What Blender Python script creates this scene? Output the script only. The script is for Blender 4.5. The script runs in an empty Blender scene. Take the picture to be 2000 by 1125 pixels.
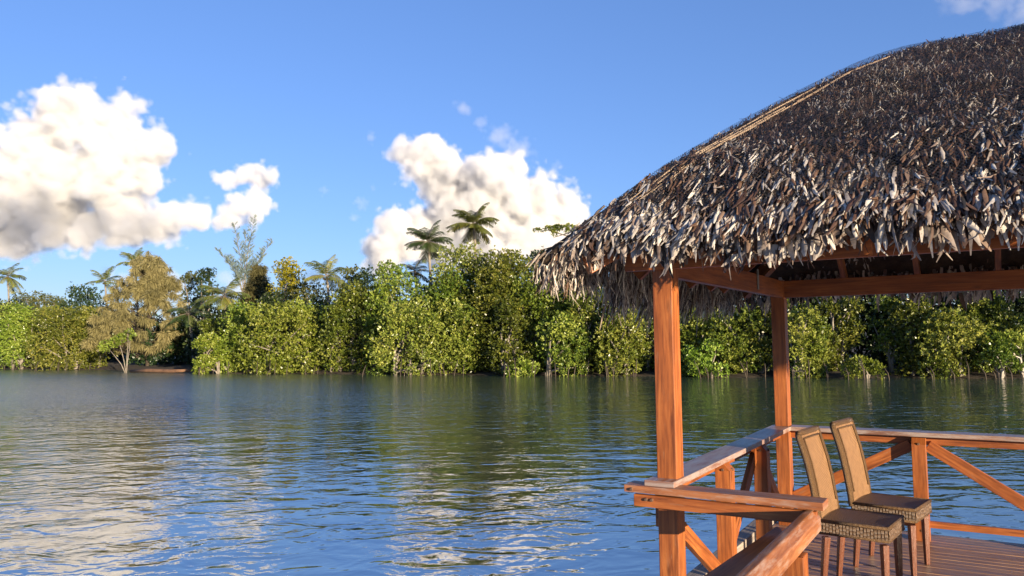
import bpy, math, random
import numpy as np
from mathutils import Vector, Matrix

# ------------------------------------------------------------------ camera, sky, sun, exposure
scene = bpy.context.scene
COL = scene.collection
F_PX, PITCH, ROLL = 1493.0, 0.0689, -0.0124
EYE = 2.40                      # eye height above the water (z = 0)
cam_d = bpy.data.cameras.new("camera")
cam = bpy.data.objects.new("camera", cam_d)
COL.objects.link(cam)
cam_d.sensor_width = 36.0
cam_d.lens = F_PX / 2000.0 * 36.0
cam_d.clip_start = 0.05
cam_d.clip_end = 6000.0
_c, _s = math.cos(PITCH), math.sin(PITCH)
_r0 = Vector((1, 0, 0)); _u0 = Vector((0, -_s, _c)); _f0 = Vector((0, _c, _s))
_cr, _sr = math.cos(ROLL), math.sin(ROLL)
CR = _r0 * _cr + _u0 * _sr
CU = _u0 * _cr - _r0 * _sr
cam.matrix_world = Matrix(((CR.x, CU.x, -_f0.x, 0), (CR.y, CU.y, -_f0.y, 0), (CR.z, CU.z, -_f0.z, EYE), (0, 0, 0, 1)))
scene.camera = cam

SUN_EL, SUN_AZ = math.radians(6.5), math.radians(146.5)      # azimuth clockwise from +Y
world = bpy.data.worlds.new("World")
scene.world = world
world.use_nodes = True
wn = world.node_tree.nodes; wl = world.node_tree.links
wn.clear()
sky = wn.new("ShaderNodeTexSky")
sky.sky_type = 'NISHITA'
sky.sun_disc = False
sky.sun_elevation = SUN_EL
sky.sun_rotation = SUN_AZ
sky.altitude = 0
sky.air_density = 1.0
sky.dust_density = 0.0
sky.ozone_density = 4.0
K = 0.15 * 2 ** 1.15
pre = wn.new("ShaderNodeMix"); pre.data_type = 'RGBA'; pre.blend_type = 'MULTIPLY'; pre.inputs['Factor'].default_value = 1.0
pre.inputs['B'].default_value = (K, K, K, 1)
gam = wn.new("ShaderNodeGamma"); gam.inputs['Gamma'].default_value = 0.72
post = wn.new("ShaderNodeMix"); post.data_type = 'RGBA'; post.blend_type = 'MULTIPLY'; post.inputs['Factor'].default_value = 1.0
post.inputs['B'].default_value = (.56 / K, .565 / K, .775 / K, 1)
bg = wn.new("ShaderNodeBackground")
bg.inputs['Strength'].default_value = 0.15
wo = wn.new("ShaderNodeOutputWorld")
wl.new(sky.outputs[0], pre.inputs['A']); wl.new(pre.outputs['Result'], gam.inputs['Color'])
wl.new(gam.outputs[0], post.inputs['A']); wl.new(post.outputs['Result'], bg.inputs['Color'])
wl.new(bg.outputs[0], wo.inputs['Surface'])

sun_d = bpy.data.lights.new("sun", 'SUN')
sun_d.energy = 5.0
sun_d.angle = math.radians(0.5)
sun_d.color = (1.0, 0.82, 0.58)
sun = bpy.data.objects.new("sun", sun_d)
COL.objects.link(sun)
SUN_DIR = Vector((math.sin(SUN_AZ) * math.cos(SUN_EL), math.cos(SUN_AZ) * math.cos(SUN_EL), math.sin(SUN_EL)))
sun.rotation_euler = SUN_DIR.to_track_quat('Z', 'Y').to_euler()
sun.location = SUN_DIR * 50

scene.view_settings.view_transform = 'Standard'
scene.view_settings.look = 'None'
scene.view_settings.gamma = 1.0
scene.view_settings.exposure = 1.36
scene.render.engine = 'CYCLES'
cy = scene.cycles
cy.use_denoising = True
cy.max_bounces = 12
cy.diffuse_bounces = 3
cy.glossy_bounces = 3
cy.transmission_bounces = 4
cy.transparent_max_bounces = 12
cy.volume_bounces = 6
cy.sample_clamp_indirect = 6.0
cy.volume_step_rate = 2.0
cy.volume_max_steps = 256

RNG = np.random.default_rng(7)
random.seed(7)


def unproj(px, py, depth):
    """a photograph pixel at a given distance -> a point of the place"""
    X = px - 1000.0; Y = py - 562.5
    x = _cr * X + _sr * Y
    y = -_sr * X + _cr * Y
    v = Vector((x, 0, 0)) + Vector((0, _c, _s)) * F_PX + Vector((0, -_s, _c)) * (-y)
    v *= depth / v.y
    return Vector((v.x, v.y, v.z + EYE))


# ------------------------------------------------------------------ helpers
def tag(o, label=None, cat=None, group=None, kind=None):
    if label: o['label'] = label
    if cat: o['category'] = cat
    if group: o['group'] = group
    if kind: o['kind'] = kind
    return o


def empty(name, loc, label=None, cat=None, group=None, rz=0.0):
    o = bpy.data.objects.new(name, None)
    o.empty_display_size = 0.2
    COL.objects.link(o)
    o.location = loc
    o.rotation_euler = (0, 0, rz)
    return tag(o, label, cat, group)


def link(name, me, mat, parent=None, smooth=False):
    o = bpy.data.objects.new(name, me)
    COL.objects.link(o)
    if mat is not None:
        me.materials.append(mat)
    if parent is not None:
        o.parent = parent
    if smooth:
        me.polygons.foreach_set('use_smooth', np.ones(len(me.polygons), dtype=bool))
    return o


def np_mesh(name, verts, faces, tint=None, uv=None):
    """verts (N,3); faces (M,k) with one k; tint per vertex"""
    verts = np.asarray(verts, dtype=np.float32); faces = np.asarray(faces, dtype=np.int32)
    me = bpy.data.meshes.new(name)
    me.vertices.add(len(verts)); me.vertices.foreach_set('co', verts.ravel())
    m, k = faces.shape
    me.loops.add(m * k); me.loops.foreach_set('vertex_index', faces.ravel())
    me.polygons.add(m)
    me.polygons.foreach_set('loop_start', np.arange(0, m * k, k, dtype=np.int32))
    me.polygons.foreach_set('loop_total', np.full(m, k, dtype=np.int32))
    if tint is not None:
        a = me.attributes.new('tint', 'FLOAT', 'POINT')
        a.data.foreach_set('value', np.asarray(tint, dtype=np.float32))
    if uv is not None:
        l = me.uv_layers.new(name='UVMap')
        l.data.foreach_set('uv', np.asarray(uv, dtype=np.float32)[faces.ravel()].ravel())
    me.update(calc_edges=True)
    return me


class MB:
    """collects boxes, tubes and prisms with lengthwise UVs into one mesh"""
    def __init__(self):
        self.v = []; self.f = []; self.uv = []

    def quadlist(self, verts, faces, uvs):
        b = len(self.v)
        self.v += [tuple(p) for p in verts]
        for f, u in zip(faces, uvs):
            self.f.append(tuple(b + i for i in f)); self.uv.append(u)

    def beam(self, p0, p1, w, h, up=Vector((0, 0, 1)), chamfer=0.0):
        """a bar from p0 to p1 (centre line), w across, h along up"""
        p0 = Vector(p0); p1 = Vector(p1)
        ax = (p1 - p0); L = ax.length; ax.normalize()
        sx = ax.cross(Vector(up)).normalized(); uy = sx.cross(ax).normalized()
        if chamfer <= 0:
            ring = [(-w/2, -h/2), (w/2, -h/2), (w/2, h/2), (-w/2, h/2)]
        else:
            c = chamfer
            ring = [(-w/2, -h/2), (w/2, -h/2), (w/2, h/2-c), (w/2-c, h/2), (-w/2+c, h/2), (-w/2, h/2-c)]
        n = len(ring)
        vs = [p0 + sx*a + uy*b for a, b in ring] + [p1 + sx*a + uy*b for a, b in ring]
        ro = random.random() * 40
        fs, us = [], []
        for i in range(n):
            j = (i + 1) % n
            wd = math.dist(ring[i], ring[j])
            fs.append((i, j, n+j, n+i)); o = ro + i*1.7
            us.append(((0+ro, o), (0+ro, o+wd), (L+ro, o+wd), (L+ro, o)))
        fs.append(tuple(range(n-1, -1, -1))); us.append(tuple((ro + ring[i][0]*.3, ro + ring[i][1]) for i in range(n-1, -1, -1)))
        fs.append(tuple(range(n, 2*n))); us.append(tuple((ro + 3 + ring[i][0]*.3, ro + ring[i][1]) for i in range(n)))
        self.quadlist(vs, fs, us)
        return self

    def tube(self, pts, rads, n=7, cap=True):
        pts = [Vector(p) for p in pts]
        b = len(self.v)
        prev = None
        for i, p in enumerate(pts):
            t = (pts[min(i+1, len(pts)-1)] - pts[max(i-1, 0)])
            t = t.normalized() if t.length > 1e-9 else Vector((0, 0, 1))
            ref = Vector((1, 0, 0)) if abs(t.x) < .8 else Vector((0, 1, 0))
            if prev is not None: ref = prev
            s = t.cross(ref)
            if s.length < 1e-5: s = t.cross(Vector((0, 1, .3)))
            s.normalize(); u = s.cross(t).normalized(); prev = u
            for k in range(n):
                a = 2*math.pi*k/n
                self.v.append(tuple(p + (s*math.cos(a) + u*math.sin(a))*rads[i]))
        for i in range(len(pts)-1):
            for k in range(n):
                k2 = (k+1) % n
                self.f.append((b+i*n+k, b+i*n+k2, b+(i+1)*n+k2, b+(i+1)*n+k))
                self.uv.append(((i*.3, k/n), (i*.3, (k+1)/n), (i*.3+.3, (k+1)/n), (i*.3+.3, k/n)))
        if cap:
            self.f.append(tuple(b+k for k in range(n-1, -1, -1))); self.uv.append(tuple((0, k/n) for k in range(n)))
            e = b+(len(pts)-1)*n
            self.f.append(tuple(e+k for k in range(n))); self.uv.append(tuple((0, k/n) for k in range(n)))
        return self

    def build(self, name, mat, parent=None, smooth=False, bevel=0.0):
        me = bpy.data.meshes.new(name)
        me.from_pydata(self.v, [], self.f)
        l = me.uv_layers.new(name='UVMap')
        flat = [c for u in self.uv for p in u for c in p]
        l.data.foreach_set('uv', flat)
        me.update()
        o = link(name, me, mat, parent, smooth)
        if bevel > 0:
            md = o.modifiers.new('bevel', 'BEVEL'); md.width = bevel; md.segments = 2; md.limit_method = 'ANGLE'
        return o


# ------------------------------------------------------------------ materials
def nmat(name):
    m = bpy.data.materials.new(name)
    m.use_nodes = True
    nt = m.node_tree
    for n in list(nt.nodes): nt.nodes.remove(n)
    out = nt.nodes.new('ShaderNodeOutputMaterial')
    return m, nt, out


def N(nt, t, **kw):
    n = nt.nodes.new(t)
    for k, v in kw.items():
        if k in n.bl_rna.properties: setattr(n, k, v)
        else: n.inputs[k.replace('_', ' ')].default_value = v
    return n


def ramp(nt, src, stops):
    r = nt.nodes.new('ShaderNodeValToRGB')
    el = r.color_ramp.elements
    while len(el) < len(stops): el.new(0.5)
    for e, (p, c) in zip(el, stops):
        e.position = p; e.color = tuple(c) + (1.0,)
    nt.links.new(src, r.inputs['Fac'])
    return r


def math_n(nt, op, a, b=None, c=None):
    n = nt.nodes.new('ShaderNodeMath'); n.operation = op
    for i, x in enumerate((a, b, c)):
        if x is None: continue
        if isinstance(x, (int, float)): n.inputs[i].default_value = x
        else: nt.links.new(x, n.inputs[i])
    return n.outputs[0]


def wood_mat(name, dark, mid, light, rough=0.42, grain=26.0, bump=0.25, wear=0.0, wear_col=(.35, .30, .27)):
    m, nt, out = nmat(name)
    uv = N(nt, 'ShaderNodeUVMap')
    mp = N(nt, 'ShaderNodeMapping'); mp.inputs['Scale'].default_value = (1.6, grain, 1)
    nt.links.new(uv.outputs[0], mp.inputs[0])
    no = N(nt, 'ShaderNodeTexNoise', Scale=1.6, Detail=7.0, Roughness=0.62, Distortion=0.6)
    nt.links.new(mp.outputs[0], no.inputs['Vector'])
    cr = ramp(nt, no.outputs['Fac'], [(0.30, dark), (0.52, mid), (0.74, light)])
    mp2 = N(nt, 'ShaderNodeMapping'); mp2.inputs['Scale'].default_value = (1.2, 2.2, 1)
    nt.links.new(uv.outputs[0], mp2.inputs[0])
    no2 = N(nt, 'ShaderNodeTexNoise', Scale=1.4, Detail=5.0, Roughness=0.6)
    nt.links.new(mp2.outputs[0], no2.inputs['Vector'])
    mx = N(nt, 'ShaderNodeMix', data_type='RGBA', blend_type='MULTIPLY')
    mx.inputs['Factor'].default_value = 0.75
    nt.links.new(cr.outputs[0], mx.inputs['A'])
    cr2 = ramp(nt, no2.outputs['Fac'], [(0.30, (.55, .5, .48)), (0.62, (1.12, 1.1, 1.08))])
    nt.links.new(cr2.outputs[0], mx.inputs['B'])
    col = mx.outputs['Result']
    # knots and black stains
    vo = N(nt, 'ShaderNodeTexVoronoi', Scale=1.15)
    mp3 = N(nt, 'ShaderNodeMapping'); mp3.inputs['Scale'].default_value = (1.5, 5, 1)
    nt.links.new(uv.outputs[0], mp3.inputs[0]); nt.links.new(mp3.outputs[0], vo.inputs['Vector'])
    kn = ramp(nt, vo.outputs['Distance'], [(0.05, (1, 1, 1)), (0.11, (0, 0, 0))])
    mk = N(nt, 'ShaderNodeMix', data_type='RGBA')
    nt.links.new(math_n(nt, 'MULTIPLY', kn.outputs[0], 0.6), mk.inputs['Factor'])
    nt.links.new(col, mk.inputs['A']); mk.inputs['B'].default_value = tuple(c*.35 for c in dark) + (1,)
    col = mk.outputs['Result']
    if wear > 0:
        no3 = N(nt, 'ShaderNodeTexNoise', Scale=3.5, Detail=8.0, Roughness=0.72)
        mp4 = N(nt, 'ShaderNodeMapping'); mp4.inputs['Scale'].default_value = (1.0, 6, 1)
        nt.links.new(uv.outputs[0], mp4.inputs[0]); nt.links.new(mp4.outputs[0], no3.inputs['Vector'])
        wr = ramp(nt, no3.outputs['Fac'], [(0.62 - wear*.25, (0, 0, 0)), (0.72 - wear*.2, (1, 1, 1))])
        mw = N(nt, 'ShaderNodeMix', data_type='RGBA')
        nt.links.new(math_n(nt, 'MULTIPLY', wr.outputs[0], 0.8), mw.inputs['Factor'])
        nt.links.new(col, mw.inputs['A']); mw.inputs['B'].default_value = tuple(wear_col) + (1,)
        col = mw.outputs['Result']
    bs = N(nt, 'ShaderNodeBsdfPrincipled')
    nt.links.new(col, bs.inputs['Base Color'])
    rr = math_n(nt, 'MULTIPLY_ADD', no2.outputs['Fac'], 0.35, rough - 0.17)
    nt.links.new(rr, bs.inputs['Roughness'])
    bp = N(nt, 'ShaderNodeBump', Strength=bump, Distance=0.006)
    nt.links.new(no.outputs['Fac'], bp.inputs['Height'])
    nt.links.new(bp.outputs[0], bs.inputs['Normal'])
    nt.links.new(bs.outputs[0], out.inputs[0])
    return m


def leaf_mat(name, c0, c1, c2, rough=0.42, trans=0.25, spec=0.5, randomness=0.25):
    """foliage: per-leaf tint attribute picks between three greens"""
    m, nt, out = nmat(name)
    at = N(nt, 'ShaderNodeAttribute', attribute_name='tint')
    cr = ramp(nt, at.outputs['Fac'], [(0.0, c0), (0.5, c1), (1.0, c2)])
    oi = N(nt, 'ShaderNodeObjectInfo')
    hs = N(nt, 'ShaderNodeHueSaturation')
    nt.links.new(math_n(nt, 'MULTIPLY_ADD', oi.outputs['Random'], 0.04, 0.48), hs.inputs['Hue'])
    nt.links.new(math_n(nt, 'MULTIPLY_ADD', oi.outputs['Random'], randomness*2, 1.0-randomness), hs.inputs['Value'])
    nt.links.new(cr.outputs[0], hs.inputs['Color'])
    bs = N(nt, 'ShaderNodeBsdfPrincipled', Roughness=rough)
    bs.inputs['Specular IOR Level'].default_value = spec
    nt.links.new(hs.outputs[0], bs.inputs['Base Color'])
    tr = N(nt, 'ShaderNodeBsdfTranslucent')
    nt.links.new(hs.outputs[0], tr.inputs['Color'])
    mx = N(nt, 'ShaderNodeMixShader'); mx.inputs[0].default_value = trans
    nt.links.new(bs.outputs[0], mx.inputs[1]); nt.links.new(tr.outputs[0], mx.inputs[2])
    nt.links.new(mx.outputs[0], out.inputs[0])
    return m


def plain_mat(name, c0, c1, rough=0.8, scale=6.0, bump=0.3, dist=0.02, metallic=0.0):
    m, nt, out = nmat(name)
    tc = N(nt, 'ShaderNodeTexCoord')
    no = N(nt, 'ShaderNodeTexNoise', Scale=scale, Detail=6.0, Roughness=0.6)
    nt.links.new(tc.outputs['Object'], no.inputs['Vector'])
    cr = ramp(nt, no.outputs['Fac'], [(0.32, c0), (0.68, c1)])
    bs = N(nt, 'ShaderNodeBsdfPrincipled', Roughness=rough, Metallic=metallic)
    nt.links.new(cr.outputs[0], bs.inputs['Base Color'])
    bp = N(nt, 'ShaderNodeBump', Strength=bump, Distance=dist)
    nt.links.new(no.outputs['Fac'], bp.inputs['Height']); nt.links.new(bp.outputs[0], bs.inputs['Normal'])
    nt.links.new(bs.outputs[0], out.inputs[0])
    return m


WOOD = wood_mat('stained_timber', (.13, .034, .008), (.30, .088, .019), (.43, .15, .037), rough=.52, wear=.12, wear_col=(.26, .13, .07))
WOOD_WORN = wood_mat('worn_stained_timber', (.17, .055, .020), (.29, .11, .042), (.41, .18, .08), rough=.46, wear=.55, wear_col=(.33, .22, .17))
WOOD_CAP = wood_mat('sky_grey_cap_timber', (.17, .085, .06), (.26, .14, .10), (.34, .21, .16), rough=.36, wear=.8, wear_col=(.33, .28, .26))  # pale grey of the sky's reflection mixed into the cap colour
DECK = wood_mat('deck_boards', (.16, .082, .048), (.31, .178, .108), (.43, .275, .18), rough=.44, wear=.25, wear_col=(.26, .17, .13))
GREY_WOOD = wood_mat('grey_weathered_timber', (.16, .13, .11), (.27, .23, .20), (.40, .35, .30), rough=.7)
LEG_WOOD = wood_mat('dark_varnished_leg', (.06, .018, .008), (.13, .038, .015), (.2, .065, .026), rough=.3)
STEEL = plain_mat('galvanised_steel', (.30, .29, .26), (.45, .43, .38), rough=.45, metallic=.6, bump=.05)
BOLT = plain_mat('rusty_bolt', (.10, .05, .03), (.2, .12, .08), rough=.6, metallic=.5)
MUD = plain_mat('bank_mud', (.022, .016, .009), (.055, .038, .02), rough=.9, scale=1.2, bump=.6, dist=.15)
BARK = plain_mat('grey_bark', (.10, .085, .065), (.24, .21, .17), rough=.85, scale=3)
BARK_PALE = plain_mat('pale_bark', (.28, .25, .21), (.46, .42, .36), rough=.8, scale=3)
BARK_DARK = plain_mat('dark_bark', (.035, .026, .018), (.085, .065, .045), rough=.9, scale=3)
LOG = plain_mat('driftwood', (.09, .045, .022), (.19, .10, .05), rough=.8, scale=2)

# ------------------------------------------------------------------ water and ground
BANK = [(-140, 112), (-75, 92), (-53.6, 80), (-35, 70), (-24.5, 61), (-15.3, 57), (-3.5, 52), (6.4, 48), (14.7, 44), (21, 42), (26.5, 39.6), (36, 36), (60, 28), (110, 10)]


def bank_y(x):
    xs = [b[0] for b in BANK]; ys = [b[1] for b in BANK]
    return float(np.interp(x, xs, ys))


def make_water():
    m, nt, out = nmat('river_water')
    tc = N(nt, 'ShaderNodeTexCoord')

    def layer(sx, sy, rot, scale, detail, rough, dist):
        mp = N(nt, 'ShaderNodeMapping')
        mp.inputs['Scale'].default_value = (sx, sy, 1); mp.inputs['Rotation'].default_value = (0, 0, math.radians(rot))
        nt.links.new(tc.outputs['Object'], mp.inputs[0])
        n = N(nt, 'ShaderNodeTexNoise', Scale=scale, Detail=detail, Roughness=rough, Distortion=dist)
        nt.links.new(mp.outputs[0], n.inputs['Vector'])
        return n.outputs['Fac']
    swell = layer(.55, 1.0, 8, 0.75, 2.0, .5, .6)
    chop = layer(.70, 1.0, -12, 2.2, 2.0, .5, .8)
    rip = layer(.8, 1.0, 20, 5.5, 2.0, .5, .5)
    wind = layer(.45, 1.0, -14, 0.085, 3.0, .55, 1.2)
    # a breeze ruffles the water off the left bank more than the sheltered right side
    sp = N(nt, 'ShaderNodeSeparateXYZ'); nt.links.new(tc.outputs['Object'], sp.inputs[0])
    gx = N(nt, 'ShaderNodeMapRange', clamp=True); gx.inputs['From Min'].default_value = 8; gx.inputs['From Max'].default_value = -18
    nt.links.new(sp.outputs[0], gx.inputs['Value'])
    gy = N(nt, 'ShaderNodeMapRange', clamp=True); gy.inputs['From Min'].default_value = 20; gy.inputs['From Max'].default_value = 34
    nt.links.new(sp.outputs[1], gy.inputs['Value'])
    wind = math_n(nt, 'ADD', wind, math_n(nt, 'MULTIPLY', math_n(nt, 'MULTIPLY', gx.outputs[0], gy.outputs[0]), .40))
    wr = ramp(nt, wind, [(0.40, (.10, .10, .10)), (0.66, (1, 1, 1))]).outputs[0]
    h = math_n(nt, 'MULTIPLY', swell, 0.036)
    h = math_n(nt, 'ADD', h, math_n(nt, 'MULTIPLY', chop, math_n(nt, 'MULTIPLY_ADD', wr, 0.034, 0.013)))
    h = math_n(nt, 'ADD', h, math_n(nt, 'MULTIPLY', rip, math_n(nt, 'MULTIPLY', wr, 0.013)))
    h = math_n(nt, 'ADD', h, math_n(nt, 'MULTIPLY', math_n(nt, 'MULTIPLY', rip, .06), math_n(nt, 'MULTIPLY', gx.outputs[0], gy.outputs[0])))
    bp = N(nt, 'ShaderNodeBump', Strength=1.0, Distance=1.0)
    nt.links.new(h, bp.inputs['Height'])
    bs = N(nt, 'ShaderNodeBsdfPrincipled', Roughness=0.03, IOR=6.0)
    bs.inputs['Base Color'].default_value = (.045, .070, .045, 1)
    nt.links.new(math_n(nt, 'MULTIPLY_ADD', math_n(nt, 'MULTIPLY', gx.outputs[0], gy.outputs[0]), .14, .03), bs.inputs['Roughness'])
    nt.links.new(bp.outputs[0], bs.inputs['Normal'])
    nt.links.new(bs.outputs[0], out.inputs[0])
    v = [(-1500, -600, 0), (1500, -600, 0), (1500, 2500, 0), (-1500, 2500, 0)]
    me = np_mesh('water', v, [(0, 1, 2, 3)])
    return tag(link('water', me, m), 'rippled green and blue river water', None, None, 'structure')


make_water()


def make_ground():
    offs = [(-5, -1.2), (1.6, -.3), (2.6, .03), (4, .25), (10, .6), (35, 1.6), (120, 3.0), (300, 4)]
    vs, fs = [], []
    xs = np.concatenate([np.linspace(BANK[0][0], BANK[-1][0], 140)])
    for i, x in enumerate(xs):
        y0 = bank_y(x) + .8*math.sin(x*.9) * .5 + .5*math.sin(x*2.3+1)
        for j, (o, z) in enumerate(offs):
            vs.append((x + o*.35, y0 + o, z + (.12*math.sin(x*1.7+j) if j > 2 else 0)))
    k = len(offs)
    for i in range(len(xs)-1):
        for j in range(k-1):
            fs.append((i*k+j, (i+1)*k+j, (i+1)*k+j+1, i*k+j+1))
    me = np_mesh('ground', vs, fs)
    return tag(link('ground', me, MUD, None, True), 'dark muddy river bank under the trees', None, None, 'structure')


make_ground()


# ------------------------------------------------------------------ pavilion frame
D = Vector((.5225, .8526, 0)); D.normalize()                  # along the left side, away from the camera
NV = Vector((D.y, -D.x, 0))                                    # to the right along the front
P1 = Vector((.9445, 4.6916, 0))
SIDE, LEN = 3.084, 4.54
DECK_Z = EYE - 1.75
Z_RAIL, Z_BEAM, Z_FRONT = EYE - .832, EYE + .375, EYE + .4178
UP = Vector((0, 0, 1))


def P(s, t, z):
    """s along the left side from the near left post, t along the front, z above the water"""
    return P1 + D*s + NV*t + UP*z


pav = empty('thatched_pavilion', P(SIDE/2, LEN/2, DECK_Z),
            'open timber pavilion with shaggy palm thatch roof and orange brown posts on the jetty', 'pavilion')


def under(o, root):
    """parent keeping world placement"""
    o.parent = root
    o.matrix_parent_inverse = root.matrix_world.inverted() if False else Matrix.Translation(-root.location)
    return o


POST = .125
for (s, t) in ((0, 0), (SIDE, 0), (SIDE, LEN), (0, LEN), (SIDE, LEN/2)):
    if (s, t) == (SIDE, LEN/2): continue
    mb = MB().beam(P(s, t, -.6), P(s, t, Z_BEAM + .165), POST, POST, up=D)
    po = under(mb.build('post', WOOD, None, bevel=.006), pav)
    b = MB()
    b.tube([P(s-.07, t+.0, Z_BEAM+.09), P(s-.045, t, Z_BEAM+.09)], [.012, .016], 8)
    bo = b.build('bolt', BOLT); bo.parent = po

# eave beams: left and back sit between the posts, the front one passes outside them
beams = [
    (P(.0625, .03, Z_BEAM+.08), P(SIDE-.0625, .03, Z_BEAM+.08)),
    (P(SIDE-.03, .0625, Z_BEAM+.08), P(SIDE-.03, LEN-.0625, Z_BEAM+.08)),
    (P(.0625, LEN-.03, Z_BEAM+.08), P(SIDE-.0625, LEN-.03, Z_BEAM+.08)),
    (P(-.0885, -.22, Z_FRONT+.08), P(-.0885, LEN+.22, Z_FRONT+.08)),
]
for a, b in beams:
    under(MB().beam(a, b, .05, .16).build('eave_beam', WOOD, bevel=.004), pav)

# roof profile above the water: inset from the post line -> height
PROF_S = [-.70, -.5, -.225, .015, .27, .53, .9, 1.235, 1.542]
PROF_Z = [EYE + z for z in (.475, .635, .87, 1.075, 1.285, 1.48, 1.745, 1.945, 2.055)]


_PF = np.polyfit(PROF_S, PROF_Z, 4)


def zprof(s): return np.polyval(_PF, np.clip(s, -.72, 1.56))


# rafters under the thatch
HALF = SIDE/2
Z_RAFT = -.25


def rafter(a_st, b_st, w=.045, h=.11):
    pa = P(a_st[0], a_st[1], float(zprof(a_st[2])) + Z_RAFT)
    pb = P(b_st[0], b_st[1], float(zprof(b_st[2])) + Z_RAFT)
    return under(MB().beam(pa, pb, w, h).build('rafter', WOOD, bevel=.003), pav)


for t in np.arange(.55, LEN-.3, .62):
    i = min(HALF-.1, max(.2, min(t, LEN-t)))
    rafter((-.27, t, -.42), (i, t, i)); rafter((SIDE+.42, t, -.42), (SIDE-i, t, i))
for s in (.55, 1.1, 1.65, 2.2, 2.6):
    i = max(.2, min(s, SIDE-s) - .03)
    rafter((s, -.42, -.42), (s, i, i)); rafter((s, LEN+.42, -.42), (s, LEN-i, i))
for (s, t, ds, dt) in ((0, 0, 1, 1), (SIDE, 0, -1, 1), (0, LEN, 1, -1), (SIDE, LEN, -1, -1)):
    o = rafter((s-.30*ds, t-.40*dt, -.42), (s+1.4*ds, t+1.4*dt, 1.4), .06, .13); o.name = 'hip_rafter'
under(MB().beam(P(HALF, HALF-.1, EYE+1.72), P(HALF, LEN-HALF+.1, EYE+1.72), .06, .15).build('ridge_beam', WOOD), pav)
# steel straps tying rafters to the beams
for (s, t) in ((-.118, .06), (-.118, 1.9), (2.05, .062), (-.118, 3.2)):
    zz = Z_FRONT if s < 0 else Z_BEAM
    a = P(s, t, zz + .03); b = P(s, t, zz + .20)
    under(MB().beam(a, b, .006 if s > 0 else .045, .006 if s < 0 else .045, up=D if s < 0 else D).build('strap', STEEL), pav)


# ------------------------------------------------------------------ thatch
def thatch_mat(name, stops, rough=.6):
    m, nt, out = nmat(name)
    at = N(nt, 'ShaderNodeAttribute', attribute_name='tint')
    cr = nt.nodes.new('ShaderNodeValToRGB')
    cr.color_ramp.interpolation = 'LINEAR'
    el = cr.color_ramp.elements
    while len(el) < len(stops): el.new(.5)
    for e, (p, c) in zip(el, stops): e.position = p; e.color = tuple(c)+(1,)
    nt.links.new(at.outputs['Fac'], cr.inputs[0])
    tc = N(nt, 'ShaderNodeTexCoord')
    no = N(nt, 'ShaderNodeTexNoise', Scale=38.0, Detail=4.0, Roughness=.6)
    nt.links.new(tc.outputs['Object'], no.inputs['Vector'])
    mx = N(nt, 'ShaderNodeMix', data_type='RGBA', blend_type='MULTIPLY'); mx.inputs['Factor'].default_value = .8
    nt.links.new(cr.outputs[0], mx.inputs['A'])
    c2 = ramp(nt, no.outputs['Fac'], [(.3, (.55, .52, .5)), (.65, (1.1, 1.1, 1.1))])
    nt.links.new(c2.outputs[0], mx.inputs['B'])
    bs = N(nt, 'ShaderNodeBsdfPrincipled', Roughness=rough)
    bs.inputs['Specular IOR Level'].default_value = .5
    nt.links.new(mx.outputs['Result'], bs.inputs['Base Color'])
    tr = N(nt, 'ShaderNodeBsdfTranslucent'); nt.links.new(mx.outputs['Result'], tr.inputs[0])
    ms = N(nt, 'ShaderNodeMixShader'); ms.inputs[0].default_value = .12
    nt.links.new(bs.outputs[0], ms.inputs[1]); nt.links.new(tr.outputs[0], ms.inputs[2])
    nt.links.new(ms.outputs[0], out.inputs[0])
    return m


# tint: 0 near black - .25 dark red brown - .5 brown - .75 grey - 1 silvery
THATCH = thatch_mat('palm_thatch', [(0, (.014, .012, .012)), (.25, (.058, .026, .017)), (.5, (.16, .092, .055)), (.72, (.30, .265, .24)), (1, (.62, .57, .50))])
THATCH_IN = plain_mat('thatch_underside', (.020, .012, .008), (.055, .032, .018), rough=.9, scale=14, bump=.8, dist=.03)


def nvec(v): return np.array([v.x, v.y, v.z])


def lump(t, s, seed=0):
    """soft bulges of the thatch"""
    return (np.sin(t*2.9+seed+1.3*np.sin(s*2.1)) * np.sin(s*4.1+seed*1.7+t*.7) * .035 + np.sin(t*7.3+s*3.0+seed) * np.sin(s*9.0-t*2.0+2*seed) * .018)


FACES = [  # origin corner, eave direction, inward direction, eave length, seed
    (P(0, 0, 0), NV, D, LEN, 0.3),            # front
    (P(0, 0, 0), D, NV, SIDE, 1.9),           # left
    (P(SIDE, 0, 0), NV, -D, LEN, 4.2),        # back
    (P(0, LEN, 0), D, -NV, SIDE, 5.7),        # right
]


FK = (1.48, 1.0, 1.0, 1.0)      # below the post line the front slope falls faster: its overhang is shorter


def fk(fc): return 1.48 if fc[4] == 0.3 else 1.0


def seff(fc, s): return np.where(s < 0, s*fk(fc), s)


def tlo(fc, s):
    k = 1.48 if fc[4] == 0.3 else (1/1.48 if fc[4] in (1.9, 5.7) else 1.0)
    return np.where(np.asarray(s) < 0, np.asarray(s)*k, s)


def thi(fc, s):
    k = 1.48 if fc[4] == 0.3 else 1.0
    return fc[3] - np.where(np.asarray(s) < 0, np.asarray(s)*k, s)


def smin(fc): return -.355 if fc[4] == 0.3 else -.645


def surf(fc, t, s, lift=0.0):
    o, e, i, L, seed = fc
    o = nvec(o); e = nvec(e); i = nvec(i)
    hd = np.clip(np.minimum(t - tlo(fc, s), thi(fc, s) - t)/.35, 0, 1)
    z = zprof(seff(fc, s)) + lump(t, s, seed)*hd*hd*(3-2*hd) + lift
    return o + t[:, None]*e + s[:, None]*i + z[:, None]*np.array([0, 0, 1.0])


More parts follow.
